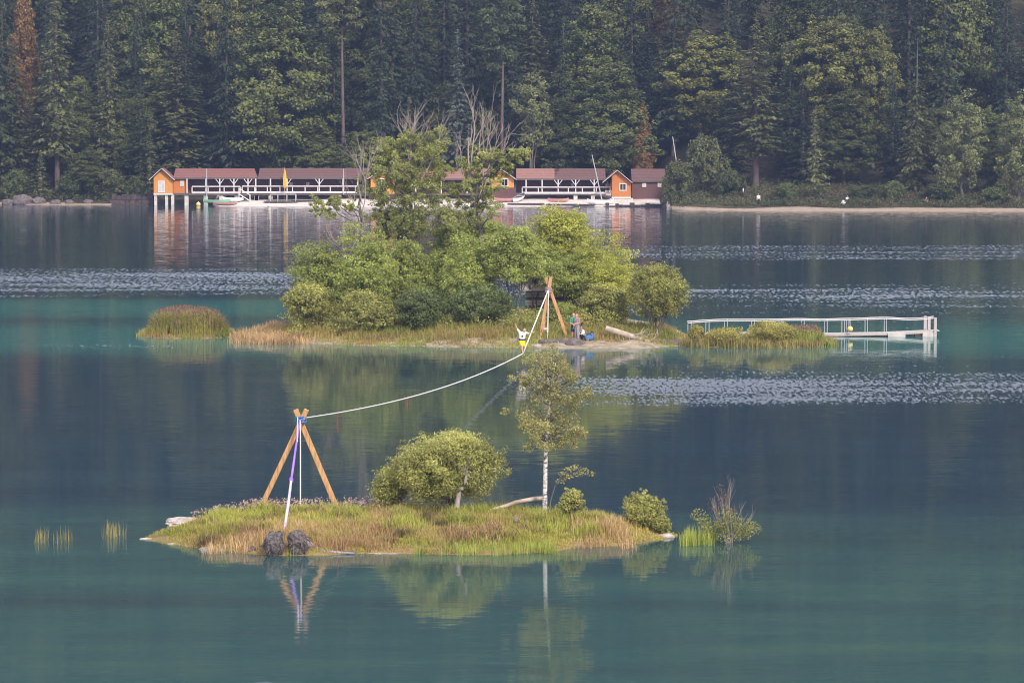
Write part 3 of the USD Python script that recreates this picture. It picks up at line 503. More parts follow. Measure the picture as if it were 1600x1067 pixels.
for a in [
    ('spruce0', 8, -10, 100, 556, 'dark spruce at the far left edge of the forest'),
    ('autumn', 42, -8, 62, 572, 'orange autumn tree at the upper left of the forest'),
    ('olive1', 92, -25, 118, 553, 'tall olive spruce with its trunk showing above the boulders left of the orange hut'),
    ('olive0', 172, 28, 100, 556, 'olive spruce between the tall left spruce and the broad spruce by the hut'),
    ('olive0', 278, 38, 165, 560, 'broad olive-green spruce right behind the leftmost orange hut'),
    ('dark0', 300, -30, 150, 574, 'dark spruce looming behind the broad olive spruce'),
    ('spruce2', 222, 120, 70, 551, 'thin ragged spruce just left of the leftmost hut'),
    ('young', 236, 196, 52, 549, 'small young spruce beside the left end of the long roof'),
    ('young', 66, 232, 46, 547, 'small young spruce near the boulders on the left shore'),
    ('beech0', 432, -30, 175, 561, 'huge conical green beech behind the left veranda, largest in the forest'),
    ('yellow', 362, -45, 110, 580, 'yellow-green beech crown between the spruces, upper left'),
    ('pine1', 537, -40, 85, 558, 'tall pine with a bare straight trunk behind the middle of the left veranda'),
    ('pine1', 597, -60, 85, 568, 'tall bare-trunked pine above the second orange gable'),
    ('beech1', 560, 203, 74, 555, 'small round green tree peeping over the roof beside the bare pine trunk'),
    ('beech2', 650, -20, 120, 585, 'shaded olive beech in the middle of the forest'),
    ('silver', 715, 42, 82, 557, 'silvery blue-grey spruce behind the dead branches of the island'),
    ('young', 640, 148, 66, 556, 'young green spruce behind the dead island treetop'),
    ('beech2', 690, 130, 80, 562, 'low green beech below the silvery spruce'),
    ('pine0', 785, -25, 80, 556, 'slender pine with a pale trunk right of the silvery spruce'),
    ('palestem', 832, 118, 66, 556, 'pale grey-green willow on thin stems behind the third gable'),
    ('olive0', 832, -18, 125, 572, 'tall conical olive spruce behind the pale willow'),
    ('beech0', 925, 8, 140, 570, 'tall conical beech behind the right veranda, upper middle'),
    ('beech2', 956, 92, 140, 558, 'olive beech with browning tips right above the right orange hut'),
    ('dark0', 1012, 15, 95, 580, 'dark spruce left of the bright orange tree'),
    ('autumn', 1040, -14, 70, 586, 'bright orange autumn tree at the top of the forest right of centre'),
    ('yellow', 1092, 44, 140, 560, 'light green beech with an orange tinged top right of the brown shed'),
    ('olive1', 1180, 15, 135, 541, 'large drooping olive spruce by the bank right of the round bushes'),
    ('dark0', 1232, 60, 90, 550, 'dark spruce beside the young free-standing spruce'),
    ('young', 1271, 167, 62, 526, 'free-standing young spruce with a thin trunk on the right bank'),
    ('yellow', 1285, 20, 150, 553, 'round beech with a yellowing top on the right side of the forest'),
    ('yellow', 1362, 36, 100, 551, 'olive beech between the yellowing beech and the bare-topped spruce'),
    ('dark0', 1392, 105, 80, 541, 'dark spruce just left of the bare-topped spruce'),
    ('baretop', 1430, 58, 78, 531, 'tall spruce with a bare pointed top on the right bank'),
    ('pale', 1502, 150, 86, 525, 'round light green willow on the right bank'),
    ('beech2', 1545, 168, 76, 531, 'green beech leaning behind the round light willow'),
    ('pale', 1590, 152, 80, 523, 'light green willow cut by the right edge'),
    ('dark0', 1480, -15, 110, 556, 'tall dark spruce behind the round light willow'),
    ('dark1', 1545, -45, 120, 562, 'tall dark spruce near the upper right corner'),
    ('spruce2', 1600, -20, 110, 550, 'dark spruce on the right edge of the forest'),
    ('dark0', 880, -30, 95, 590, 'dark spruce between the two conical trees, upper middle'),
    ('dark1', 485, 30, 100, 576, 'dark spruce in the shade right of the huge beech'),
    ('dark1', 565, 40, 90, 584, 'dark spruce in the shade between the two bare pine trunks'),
    ('beech1', 140, 232, 64, 549, 'low green tree above the left boulders'),
    ('autumn', 1003, 165, 34, 556, 'small rusty tree behind the right orange hut'),
    ('olive0', 28, 60, 105, 557, 'olive spruce in front of the orange tree at the upper left'),
    ('olive1', 1030, 58, 84, 572, 'olive spruce below the bright orange tree right of centre'),
    ('beech2', 1318, 140, 118, 541, 'dark green beech low behind the pale railing'),
    ('dark0', 1140, 110, 100, 546, 'dark spruce between the light green beech and the drooping spruce'),
    ('dark0', 1252, 120, 84, 541, 'thin dark spruce right behind the free-standing young spruce'),
    ('beech1', 1462, 165, 84, 537, 'dark low beech between the bare-topped spruce and the round willow'),
    ('beech1', 205, 150, 84, 556, 'green beech in the gap left of the broad olive spruce'),
    ('beech0', 130, 120, 80, 560, 'dull green beech between the two olive spruces on the left'),
    ('beech2', 500, 190, 80, 558, 'dark green beech low at the right foot of the huge conical beech'),
    ('beech1', 745, 170, 80, 559, 'green beech behind the bare boughs, right of the silvery spruce'),
    ('beech2', 880, 150, 84, 558, 'deep green beech between the pale willow and the olive beech'),
]: tree_px(*a)
for a in [('shrub1', 1056, 250, 56, 529, 'round grey-green bush touching the brown shed'), ('shrub1', 1104, 212, 72, 533, 'taller grey-green bush beside the round bush by the shed'),
          ('shrub0', 1140, 262, 66, 528, 'low dark bush below the large drooping spruce'), ('shrub0', 1228, 284, 60, 524, 'low bush at the foot of the young free-standing spruce'),
          ('shrub0', 1350, 288, 70, 525, 'low bush on the right bank beside the pale railing'), ('shrub0', 1395, 280, 60, 523, 'dark low bush at the foot of the bare-topped spruce'),
          ('shrub0', 1465, 285, 66, 521, 'low bush between the bare-topped spruce and the light willow'), ('shrub0', 1550, 290, 70, 519, 'low bush in front of the leaning green beech'),
          ('shrub0', 30, 262, 66, 549, 'bush above the shore at the left edge'), ('shrub0', 112, 268, 56, 548, 'bush between the boulders and the young spruce'),
          ('shrub1', 175, 262, 60, 548, 'grey-green bush left of the dark bank wall'), ('shrub0', 215, 272, 46, 548, 'small bush left of the leftmost hut')]: tree_px(*a)
# the rest of the front of the forest, tree by tree
g = R(77); n_fill = 0; seen = set()
MARKS = ['the left edge', 'the large boulder', 'the pale boulder', 'the bank wall', 'the leftmost hut', 'the reddish roof', 'the veranda steps', 'the yellow parasol', 'the dark roof', 'the bare pine trunks', 'the second gable', 'the leafy island pine',
         'the half-bare island tree', 'the third gable', 'the pale red roof', 'the dinghy mast', 'the rightmost hut', 'the brown shed', 'the round bushes', 'the drooping spruce', 'the young spruce', 'the pale railing', 'the bare-topped spruce', 'the round willow', 'the right edge']
for row, (Yr, step) in enumerate([(562, 7.5), (574, 7.0), (588, 7.5), (602, 8.0)]):
    for x in np.arange(wx(-60, Yr), wx(1660, Yr), step):
        xx, yy = x + g.uniform(-2.5, 2.5), Yr + g.uniform(-4, 4) - (12 if x > wx(1120, Yr) else 0)
        if min((xx - a) ** 2 + (yy - b) ** 2 for a, b in placed) < 3.6 ** 2: continue
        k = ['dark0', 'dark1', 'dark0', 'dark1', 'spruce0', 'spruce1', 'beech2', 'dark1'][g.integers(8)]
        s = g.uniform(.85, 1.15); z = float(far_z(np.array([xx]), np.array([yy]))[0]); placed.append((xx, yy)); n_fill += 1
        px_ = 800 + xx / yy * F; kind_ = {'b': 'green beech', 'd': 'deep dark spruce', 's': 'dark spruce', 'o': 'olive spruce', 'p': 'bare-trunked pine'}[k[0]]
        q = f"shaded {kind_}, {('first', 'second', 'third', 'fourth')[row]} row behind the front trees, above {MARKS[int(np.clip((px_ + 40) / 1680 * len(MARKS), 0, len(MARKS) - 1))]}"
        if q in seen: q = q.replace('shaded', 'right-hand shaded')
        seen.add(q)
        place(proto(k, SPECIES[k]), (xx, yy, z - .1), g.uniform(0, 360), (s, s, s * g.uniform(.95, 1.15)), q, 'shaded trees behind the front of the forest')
# the wooded slope behind, as one mass
inst = UsdGeom.PointInstancer.Define(stage, newpath('/World', 'wooded_slope')); tag(inst.GetPrim(), 'dense dark forest covering the slope behind the front trees', 'forest', None, 'stuff')
ipath = str(inst.GetPath())
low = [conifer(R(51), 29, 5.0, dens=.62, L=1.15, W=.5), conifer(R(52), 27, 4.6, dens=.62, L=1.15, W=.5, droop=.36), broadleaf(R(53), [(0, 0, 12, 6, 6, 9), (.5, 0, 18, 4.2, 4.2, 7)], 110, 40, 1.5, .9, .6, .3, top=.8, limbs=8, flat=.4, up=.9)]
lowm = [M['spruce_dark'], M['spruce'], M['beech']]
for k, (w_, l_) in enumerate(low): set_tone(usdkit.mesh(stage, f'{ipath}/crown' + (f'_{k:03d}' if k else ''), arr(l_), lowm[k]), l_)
pos, idx, sc, ori = [], [], [], []
for Yr in np.arange(612, 1000, 8.5):
    for x in np.arange(-210 - (Yr - 600) * .25, 210 + (Yr - 600) * .25, 8.5): pos.append((x + g.uniform(-3, 3), Yr + g.uniform(-3, 3)))
for Yr in np.arange(556, 612, 8.0):
    for side in (-1, 1):
        for x in np.arange(95, 200, 7.5): pos.append((side * x + g.uniform(-2, 2), Yr + g.uniform(-3, 3) - (14 if side > 0 else 0)))
pos = np.array([q for q in pos if abs(q[0]) > 88 or q[1] > 606]); zz = far_z(pos[:, 0], pos[:, 1])
n = len(pos); idx = g.choice(3, n, p=[.45, .3, .25]); sc = g.uniform(.85, 1.25, n); an = g.uniform(0, np.pi, n)
inst.CreatePrototypesRel().SetTargets([Sdf.Path(f'{ipath}/crown' + (f'_{k:03d}' if k else '')) for k in range(3)])
inst.CreateProtoIndicesAttr(Vt.IntArray.FromNumpy(idx.astype(np.int32))); inst.CreatePositionsAttr(Vt.Vec3fArray.FromNumpy(np.column_stack([pos, zz]).astype(np.float32)))
inst.CreateScalesAttr(Vt.Vec3fArray.FromNumpy(np.column_stack([sc, sc, sc]).astype(np.float32)))
inst.CreateOrientationsAttr(Vt.QuathArray([Gf.Quath(float(math.cos(a)), 0, 0, float(math.sin(a))) for a in an]))
# undergrowth along the edge of the wood
ug = R(61); m = 900
ux = np.concatenate([ug.uniform(wx(-100, 545), wx(236, 545), 260), ug.uniform(wx(1046, 525), wx(1700, 520), 1300), ug.uniform(wx(300, 556), wx(1040, 556), 180)])
us = np.concatenate([ug.uniform(3.5, 16, 260), 4 + ug.random(1300) ** 1.2 * 30, ug.uniform(19, 28, 180)]); uy = shore(ux) + us; uz = far_z(ux, uy)
single('undergrowth', leaf_cloud(ug, np.column_stack([ux, uy, uz + .35]), ug.uniform(.4, 1.3, len(ux)), 46, .28, .17, .7, .6), M['under'], 'tangled undergrowth along the edge of the forest', 'undergrowth', None, 'stuff')

# ------------------------------------------------------------------ bathing huts
def gable(name, label, xl, xr, py_apex, py_eave, py_base, Yf, depth, wall, wl, wr, window=None, door=None, plinth=True, piers=(), pier_bot=321, base_bot=None, base_mat='concrete'):
    t = Thing(name, label, 'hut', (wx((xl + xr) / 2, Yf), Yf, 0), group=None)
    X = lambda p: wx(p, Yf); Z = lambda p: zat(p, Yf); xm = X((xl + xr) / 2); ze, za, zb = Z(py_eave), Z(py_apex), Z(py_base)
    slope = (za - ze) / (X(xr) - xm); zl = za - slope * (xm - X(wl)) - .12; zr = za - slope * (X(wr) - xm) - .12; zt = za - .12
    prof = np.array([[X(wl), zb], [X(wr), zb], [X(wr), zr], [xm, zt], [X(wl), zl]]); n = 5
    v = np.vstack([np.column_stack([prof[:, 0], np.full(n, y), prof[:, 1]]) for y in (Yf, Yf + depth)])
    f = [[0, 1, 2], [0, 2, 3], [0, 3, 4], [5, 7, 6], [5, 8, 7], [5, 9, 8]] + sum([[[i, i + 5, (i + 1) % 5 + 5], [i, (i + 1) % 5 + 5, (i + 1) % 5]] for i in range(5)], [])
    t.add('wall', (v, np.array(f)), wall)
    for s, xe in ((-1, X(xl)), (1, X(xr))):
        a, b = np.array([xm, 0, za]), np.array([xe, 0, ze]); d = norm(b - a); up = np.array([-d[2], 0, d[0]]) * (-1 if s < 0 else 1); up = up if up[2] > 0 else -up; q = []
        for y in (Yf - .45, Yf + depth): q += [a + [0, y, 0], b + [0, y, 0], b + [0, y, 0] + up * .12, a + [0, y, 0] + up * .12]
        f = np.array([[0, 1, 2], [0, 2, 3], [4, 6, 5], [4, 7, 6], [0, 4, 5], [0, 5, 1], [1, 5, 6], [1, 6, 2], [2, 6, 7], [2, 7, 3], [3, 7, 4], [3, 4, 0]])
        t.add('roof', (np.array(q), f), M['roof_red'])
        t.add('bargeboard', beam(a + [s * .0, Yf - .50, .08], b + [d[0] * .15, Yf - .50, d[2] * .15 + .08], .08, .34, (0, 1, 0)), M['white_paint'])
    if plinth: t.add('plinth', box(X(wl) - .04, X(wr) + .04, Yf - .05, Yf + depth, zb - .22, zb), M['white_paint'])
    for d in (door, window):
        if not d: continue
        isd = d is door; x0, x1, z1, z0 = X(d[0]), X(d[1]), Z(d[2]), Z(d[3]); fr = .14
        w = t.add('door' if isd else 'window', cat([box(x0 - fr, x0, Yf - .06, Yf, z0 - fr, z1 + fr), box(x1, x1 + fr, Yf - .06, Yf, z0 - fr, z1 + fr), box(x0, x1, Yf - .06, Yf, z1, z1 + fr), box(x0, x1, Yf - .06, Yf, z0 - fr, z0), box((x0 + x1) / 2 - .03, (x0 + x1) / 2 + .03, Yf - .05, Yf, z0, z1)]), M['white_paint'])
        if isd:
            t.add('door_leaf', box(x0, (x0 + x1) / 2 - .03, Yf - .03, Yf - .005, z0, z1), M['concrete'], parent=w); t.add('door_leaf', box((x0 + x1) / 2 + .03, x1, Yf - .03, Yf - .005, z0, z1), M['concrete'], parent=w)
        else:
            t.add('pane', box(x0, x1, Yf - .012, Yf - .008, z0, z1), M['glass'], parent=w); t.add('reveal', box(x0, x1, Yf - .006, Yf - .002, z0, z1), M['boat_dark'], parent=w)
    if base_bot: t.add('base', box(X(wl) - .3, X(wr) + .35, Yf + .05, Yf + depth, Z(base_bot), zb - (.22 if plinth else 0)), M[base_mat])
    for p in piers: t.add('pier', box(X(p) - .22, X(p) + .22, Yf + .15, Yf + .6, Z(pier_bot) - 1.2, zb - (.22 if plinth else 0)), M['concrete'])
    return t
YF = 541.0
def wing(label, x0, x1, py_ridge, py_eave, roof, rail=None, posts=(), braces=(), piers=(), steps=None, orange_to=None, wins=(), deck=True, wall='brown', hipr=0, fascia=True, low=None):
    Yw, Ye, Yr = YF + 2.2, YF + .2, YF + 4.0
    t = Thing('veranda', label, 'veranda', (wx((x0 + x1) / 2, YF), YF, 0))
    X = lambda p: wx(p, YF); ze, zr, zd = zat(py_eave, Ye), zat(py_ridge, Yr), zat(302, YF)
    a, b = X(x0), X(x1); th = .14; h = hipr * YF / F
    v = []
    for dz in (0, th): v += [[a, Ye - .3, ze + dz], [b, Ye - .3, ze + dz], [b - h, Yr, zr + dz], [a, Yr, zr + dz], [b - h, Yr + 3.6, ze + dz], [a, Yr + 3.6, ze + dz]]
    top = [[0, 1, 2], [0, 2, 3], [3, 2, 4], [3, 4, 5]]; f = [[q[0] + 6, q[1] + 6, q[2] + 6] for q in top] + [q[::-1] for q in top]
    for i, j in ((0, 1), (1, 2), (2, 4), (4, 5), (5, 3), (3, 0)): f += [[i, j, j + 6], [i, j + 6, i + 6]]
    rf = t.add('roof', (np.array(v, float), np.array(f)), M[roof])
    nb = max(3, int((b - a) / 1.2))
    for row in range(4):                                               # courses of roofing, each lapping the next
        y0_, y1_ = (row + .02) / 4, (row + .98) / 4; z0_, z1_ = ze + (zr - ze) * y0_ + th, ze + (zr - ze) * y1_ + th; ya, yb = Ye - .3 + (Yr - Ye + .3) * y0_, Ye - .3 + (Yr - Ye + .3) * y1_
        hb = h * (y0_ + y1_) / 2
        q = np.array([[a, ya, z0_ + .05], [b - h * y0_, ya, z0_ + .05], [b - h * y1_, yb, z1_ + .012], [a, yb, z1_ + .012], [a, ya, z0_ + .002], [b - h * y0_, ya, z0_ + .002]])
        t.add('roof_course', (q, np.array([[0, 1, 2], [0, 2, 3], [4, 5, 1], [4, 1, 0]])), M[roof], parent=rf)
    if fascia: t.add('fascia', box(a, b, Ye - .36, Ye - .302, ze - .06, ze + .2), M['dark_wood'])
    zb = low if low is not None else zd
    if orange_to:
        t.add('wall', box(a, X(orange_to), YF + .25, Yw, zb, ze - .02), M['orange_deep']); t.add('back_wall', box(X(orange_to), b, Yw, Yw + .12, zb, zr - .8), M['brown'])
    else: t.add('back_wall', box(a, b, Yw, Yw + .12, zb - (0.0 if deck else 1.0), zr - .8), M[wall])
    for (p0, p1, q0, q1, yy) in wins:
        w = t.add('window', box(X(p0), X(p1), yy - .07, yy - .002, zat(q1, yy), zat(q0, yy)), M['white_paint'])
        t.add('pane', box(X(p0) + .12, X(p1) - .12, yy - .09, yy - .072, zat(q1, yy) + .12, zat(q0, yy) - .12), M['concrete'], parent=w)
    if deck: t.add('deck', box(a, b, YF - .4, Yw, zd - .28, zd), M['dark_wood'])
    if rail:
        r0, r1 = X(rail[0]), X(rail[1]); zt, zl = zat(rail[2], YF), zat(rail[3], YF)
        for z, hh in ((zt, .16), (zl, .28)): t.add('rail', box(r0, r1, YF - .5, YF - .41, z - hh / 2, z + hh / 2), M['white_paint'])
        k = max(2, int((r1 - r0) / 1.9))
        for i in range(k + 1):
            x = r0 + (r1 - r0) * i / k; t.add('rail_post', box(x - .07, x + .07, YF - .405, YF - .30, zd, zt - .06), M['white_paint'])
    for p in posts:
        x = X(p); t.add('post', box(x - .09, x + .09, YF - .28, YF - .12, zd, ze - .0), M['white_paint'])
        if p in braces:
            for s in (-1, 1): t.add('brace', beam([x + s * .08, YF - .2, ze - .75], [x + s * .62, YF - .2, ze - .03], .10, .10, (0, 1, 0)), M['white_paint'])
    for p in piers: t.add('pier', box(X(p) - .30, X(p) + .30, YF - .2, YF + .5, -1.5, zd - .28), M['concrete'])
    if steps:
        s0, s1 = X(steps[0]), X(steps[1]); n = 7; zg = zat(313, YF - 1)
        for i in range(n): t.add('step', box(s0 + (s1 - s0) * i / n, s0 + (s1 - s0) * (i + 1.2) / n, YF - 1.5, YF - .52, zd - (zd - zg) * (i + 1) / n - .05, zd - (zd - zg) * (i + 1) / n), M['grey_wood'])
        for dz in (0.05, .95): t.add('hand_rail', beam([s0, YF - 1.55, zd + dz - .15], [s1, YF - 1.55, zg + dz - .15], .10, .12), M['white_paint'])
        for fx_ in (.0, 1.0): t.add('rail_post', box(s0 + (s1 - s0) * fx_ - .07, s0 + (s1 - s0) * fx_ + .07, YF - 1.61, YF - 1.49, zd - (zd - zg) * fx_ - .6, zd - (zd - zg) * fx_ + .85), M['white_paint'])
    return t
gable('bathing_hut', 'leftmost orange hut with a pale double door, on piers in the water', 236, 274, 264, 281.5, 302.5, YF - 1.2, 3.4, M['orange'], 242, 271, door=(250, 258, 284, 299.5), piers=(244.5, 261.5, 271), pier_bot=321)
wing('long veranda with reddish roof and white railing on piers beside the leftmost hut', 272.5, 404, 265, 279.5, 'roof_red', (302, 377, 291.5, 301), (294, 323, 345, 367, 389, 401), (345, 367, 389), (293, 323, 347, 371, 402), (376, 393), 294, ((283, 288.5, 282.5, 291, YF + .25),), hipr=8)
wing('dark roofed veranda with white railing behind the yellow parasol', 404.5, 578, 264.5, 279.5, 'roof_dark', (380, 576, 291, 300.5), (424, 450, 500, 537, 560), (450, 500), (402.5, 424), None, None, ((452, 457, 285, 291, YF + 2.2), (478, 483, 285, 291, YF + 2.2)))
gable('bathing_hut', 'orange gabled hut half hidden behind the leafy island pine', 576, 621, 264.5, 280, 303, YF - .9, 3.2, M['orange'], 580, 617, window=(593, 601, 280.5, 290), plinth=False, base_bot=311, base_mat='stone_wall')
wing('stretch of pale red roof and brown wall between the two half hidden orange huts', 621.5, 768, 265, 281, 'roof_light', None, (650, 690, 730), (), (), None, None, ())
gable('bathing_hut', 'orange gabled hut seen behind the half-bare island tree', 761, 806, 265.5, 281, 293.5, YF - .9, 3.2, M['orange'], 769, 803, window=(784, 793, 280.5, 290), plinth=False, base_bot=310, base_mat='brown')
wing('pale red roofed stretch of veranda right of the third gable', 806.5, 866, 265, 281, 'roof_light', (816, 866, 292.5, 301.5), (822, 847), (), (), None, None, (), hipr=-9)
wing('dark roofed veranda with white railing left of the rightmost orange hut', 866.5, 946, 265, 281, 'roof_dark', (866, 953, 292.5, 301.5), (872, 899, 928), (872, 899, 928), (899, 926), None, None, ((893, 896, 286, 292, YF + 2.2),))
gable('bathing_hut', 'rightmost deep orange gabled hut with a small white framed window', 942, 986, 267, 285.5, 308, YF - 2.6, 4.6, M['orange_deep'], 956, 985, window=(968.5, 977, 288, 297), base_bot=321)
wing('dark brown boarded shed with two small windows at the right end of the huts', 986.5, 1040, 265.5, 284, 'roof_dark', None, (), (), (), None, None, ((1003, 1009, 286, 292.5, YF + .2), (1027, 1033, 286, 292.5, YF + .2)), deck=False, low=0.6)
# the shed's own front wall stands under its eaves
shed = single('shed_wall', box(wx(986.8, YF), wx(1039.5, YF), YF + .21, YF + 2.15, 0.8, zat(284.5, YF)), M['brown'], 'plain brown board front of the shed at the right end', 'wall')
# bank walls
def bank(name, label, x0, x1, Y, py0, py1, m, depth=3):
    g_ = R(int(x0)); xs_ = np.linspace(wx(x0, Y), wx(x1, Y), 26); t = Thing(name, label, 'wall', (float(xs_.mean()), Y, 0)); z0, z1 = -0.6, zat(py0, Y)
    for r_ in range(3):
        x = xs_[0] - (r_ % 2) * .3
        while x < xs_[-1]:
            w = g_.uniform(.5, 1.0); a, b = z0 + (z1 - z0) * r_ / 3, z0 + (z1 - z0) * (r_ + 1) / 3
            t.add('stone', box(x, x + w - .05, Y + g_.uniform(-.2, .2) + .35 * r_, Y + depth, a, b - .05 + (g_.uniform(-.25, .35) if r_ == 2 else 0)), m); x += w
bank('bank_wall', 'dark stone bank wall at the waterline left of the leftmost hut', 176, 239, 541.5, 305.5, 320, M['stone_wall'])
bank('bank_wall', 'low dark stone edge at the waterline below the rightmost hut', 946, 1048, 532.0, 319.0, 325, M['stone_wall'], 2)
# posts, masts, boats on the beach
def kayak(name, label, p, L, w, h, rz, m, cat_='kayak', rim=True, group=None, pitch=0.0):
    t = Thing(name, label, cat_, p, rz, group=group); s = np.linspace(-1, 1, 15); v, n = [], 9
    for q in s:
        ww = w / 2 * (1 - abs(q) ** 2.4); keel = 0.12 * h * abs(q) ** 3
        for k in range(n):
            a = math.pi * k / (n - 1); v.append([q * L / 2, -math.cos(a) * ww, h * (1 + .35 * abs(q) ** 3) - (h - keel) * math.sin(a) ** .7])
    f = []
    for i in range(len(s) - 1):
        for k in range(n - 1): a = i * n + k; f += [[a, a + n, a + n + 1], [a, a + n + 1, a + 1]]
    R_ = trimesh.transformations.rotation_matrix(pitch, [0, 1, 0])[:3, :3]
    v = np.array(v) @ R_.T
    t.add('hull', (v, np.array(f)), m, local=True, smooth=40)
    dv = []
    for q in s:
        ww = w / 2 * (1 - abs(q) ** 2.4) * .93; dv += [[q * L / 2 * .98, -ww, h * .97 * (1 + .35 * abs(q) ** 3)], [q * L / 2 * .98, 0, h * (1.06 if not rim else .8) * (1 + .3 * abs(q) ** 3)], [q * L / 2 * .98, ww, h * .97 * (1 + .35 * abs(q) ** 3)]]
    f = []
    for i in range(len(s) - 1):
        for k in range(2): a = i * 3 + k; f += [[a, a + 3, a + 4], [a, a + 4, a + 1]]
    t.add('deck', (np.array(dv) @ R_.T, np.array(f)), m if not rim else M['boat_dark'], local=True)
    for q in (-.25, .25): t.add('seat', np.array(0) if False else (np.array(box(q * L / 2 - .12, q * L / 2 + .12, -w * .38, w * .38, h * .9, h * .98)[0]) @ R_.T, box(0, 1, 0, 1, 0, 1)[1]), M['grey_wood'] if rim else M['boat_dark'], local=True)
    return t
def shp(px, py):
    """A point of the beach seen at px, py."""
    for Y in np.arange(526, 556, .25):
        x = wx(px, Y); z = max(0, float(far_z(np.array([x]), np.array([Y]))[0])) + .05
        if zat(py, Y) <= z: return (x, Y, z)
    return (wx(px, 540), 540, .8)
kayak('kayak', 'green kayak drawn up under the left veranda', (wx(340, 537.5), 537.5, .35), 4.2, .9, .5, 12, M['kayak_green'], rim=False)
kayak('kayak', 'faded red kayak lying at the water in front of the green one', (wx(353, 534.6), 534.6, .1), 3.8, .9, .45, -10, M['kayak_pink'], rim=False)
kayak('rowing_boat', 'white rowing boat beside the kayaks below the steps', (wx(366, 539), 539, .55), 3.4, 1.3, .6, 25, M['boat_white'], 'boat')
kayak('rowing_boat', 'white boat with its bow raised below the third gable', (wx(811, 539), 539, .75), 3.6, 1.3, .6, 60, M['boat_white'], 'boat', pitch=-.25)
kayak('rowing_boat', 'faded red boat in front of the third gable', (wx(790, 538), 538, .6), 3.6, 1.2, .5, 10, M['kayak_pink'], 'boat')
kayak('rowing_boat', 'red and white boat on the beach behind the bright shrub', (wx(872, 538.5), 538.5, .5), 3.2, 1.2, .5, -6, M['kayak_pink'], 'boat')
for px, py, L, lab in [(440, 317, 5.2, 'flat dark raft on the beach right of the white buoy'), (478, 315, 4.2, 'flat dark raft on the beach between the buoy and the bare island tree'), (822, 320, 5.6, 'flat dark raft at the waterline below the third gable'), (880, 321, 5.2, 'flat dark raft at the waterline left of the sailing dinghy'), (912, 321.5, 3.4, 'short dark raft beside the sailing dinghy')]:
    x, Y, z = shp(px, py); t = Thing('raft', lab, 'raft', (x, Y, z))
    for k in range(5): t.add('plank', box(x - L / 2, x + L / 2, Y - .9 + k * .37, Y - .9 + k * .37 + .33, z + .12, z + .2), M['dark_wood'])
    for q in (-1, 1): t.add('float', box(x + q * L * .3 - .5, x + q * L * .3 + .5, Y - .8, Y + .85, z - .2, z + .118), M['boat_dark'])
def dinghy(label, hull, m0, m1, Yh, show=True):
    t = kayak('sailing_dinghy', label, hull, 4.4, 1.6, .75, 20, M['boat_white'], 'sailboat')
    t2 = np.array(hull); t.add('mast', tube([atY(m0[0], m0[1], Yh), atY(m1[0], m1[1], Yh)], [.10, .06], 8), M['metal'])
    a = math.radians(20)
    st = stage.GetPrimAtPath(t.path + '/mast'); v = np.array([atY(m0[0], m0[1], Yh), atY(m1[0], m1[1], Yh)]) - t2; c, s = math.cos(-a), math.sin(-a); v = v @ np.array([[c, s, 0], [-s, c, 0], [0, 0, 1]])
    q = tube(v, [.10, .06], 8); UsdGeom.Mesh(st).GetPointsAttr().Set(Vt.Vec3fArray.FromNumpy(q[0].astype(np.float32)))
dinghy('white sailing dinghy with a bare leaning mast left of the rightmost hut', (wx(938, 535.5), 535.5, .15), (941, 315), (925, 242), 535.5)
dinghy('sailing dinghy with a bare leaning mast behind the round bush by the shed', (wx(1066, 536), 536, 1.3), (1064, 300), (1051, 214), 536.0)
def buoy(px, py, r, m, label):
    p = ground(px, py); t = Thing('buoy', label, 'buoy', p); s = trimesh.creation.icosphere(2, r); t.add('ball', (np.array(s.vertices) + p + [0, 0, r * .6], s.faces), m, smooth=True)
    t.add('eye', tube([p + [0, 0, r * 1.5], p + [0, 0, r * 1.9]], [r * .25, r * .2], 6), M['metal'])
buoy(310, 321.5, .34, M['buoy_yellow'], 'yellow buoy on the water below the left veranda'); buoy(421, 323.5, .30, M['buoy_white'], 'pale buoy on the water in front of the beach')
for px, py0, py1, Y, lab in [(323, 264, 319, YF - .8, 'thin grey pole standing in the water in front of the left veranda roof'), (537, 264, 302, YF - .8, 'thin grey pole in front of the dark veranda roof beside the bare island tree')]:
    single('pole', tube([atY(px, py1 + 2, Y), atY(px, py0, Y)], [.07, .05], 8), M['metal'], lab, 'pole')
# closed parasol
pp = atY(445, 300, YF - 1.3); t = Thing('parasol', 'closed yellow parasol standing by the dark roofed veranda', 'parasol', pp)
za, zb_ = zat(263.5, YF - 1.3), zat(294, YF - 1.3)
prof = [(.0, za), (.10, za - .35), (.20, za - 1.1), (.28, zb_ + .6), (.21, zb_ + .1), (.12, zb_)]; ang = np.linspace(0, 2 * np.pi, 17)[:-1]
v = np.array([[pp[0] + r_ * (1 + .18 * math.cos(5 * a)) * math.cos(a), pp[1] + r_ * (1 + .18 * math.cos(5 * a)) * math.sin(a), z] for r_, z in prof for a in ang]); f = []
for i in range(len(prof) - 1):
    for k in range(16): a, b = i * 16 + k, i * 16 + (k + 1) % 16; f += [[a, a + 16, b + 16], [a, b + 16, b]]
t.add('canopy', (v, np.array(f)), M['parasol'], smooth=50); t.add('pole', tube([[pp[0], pp[1], zat(311, YF - 1.3)], [pp[0], pp[1], za + .1]], [.05, .05], 8), M['grey_wood'])
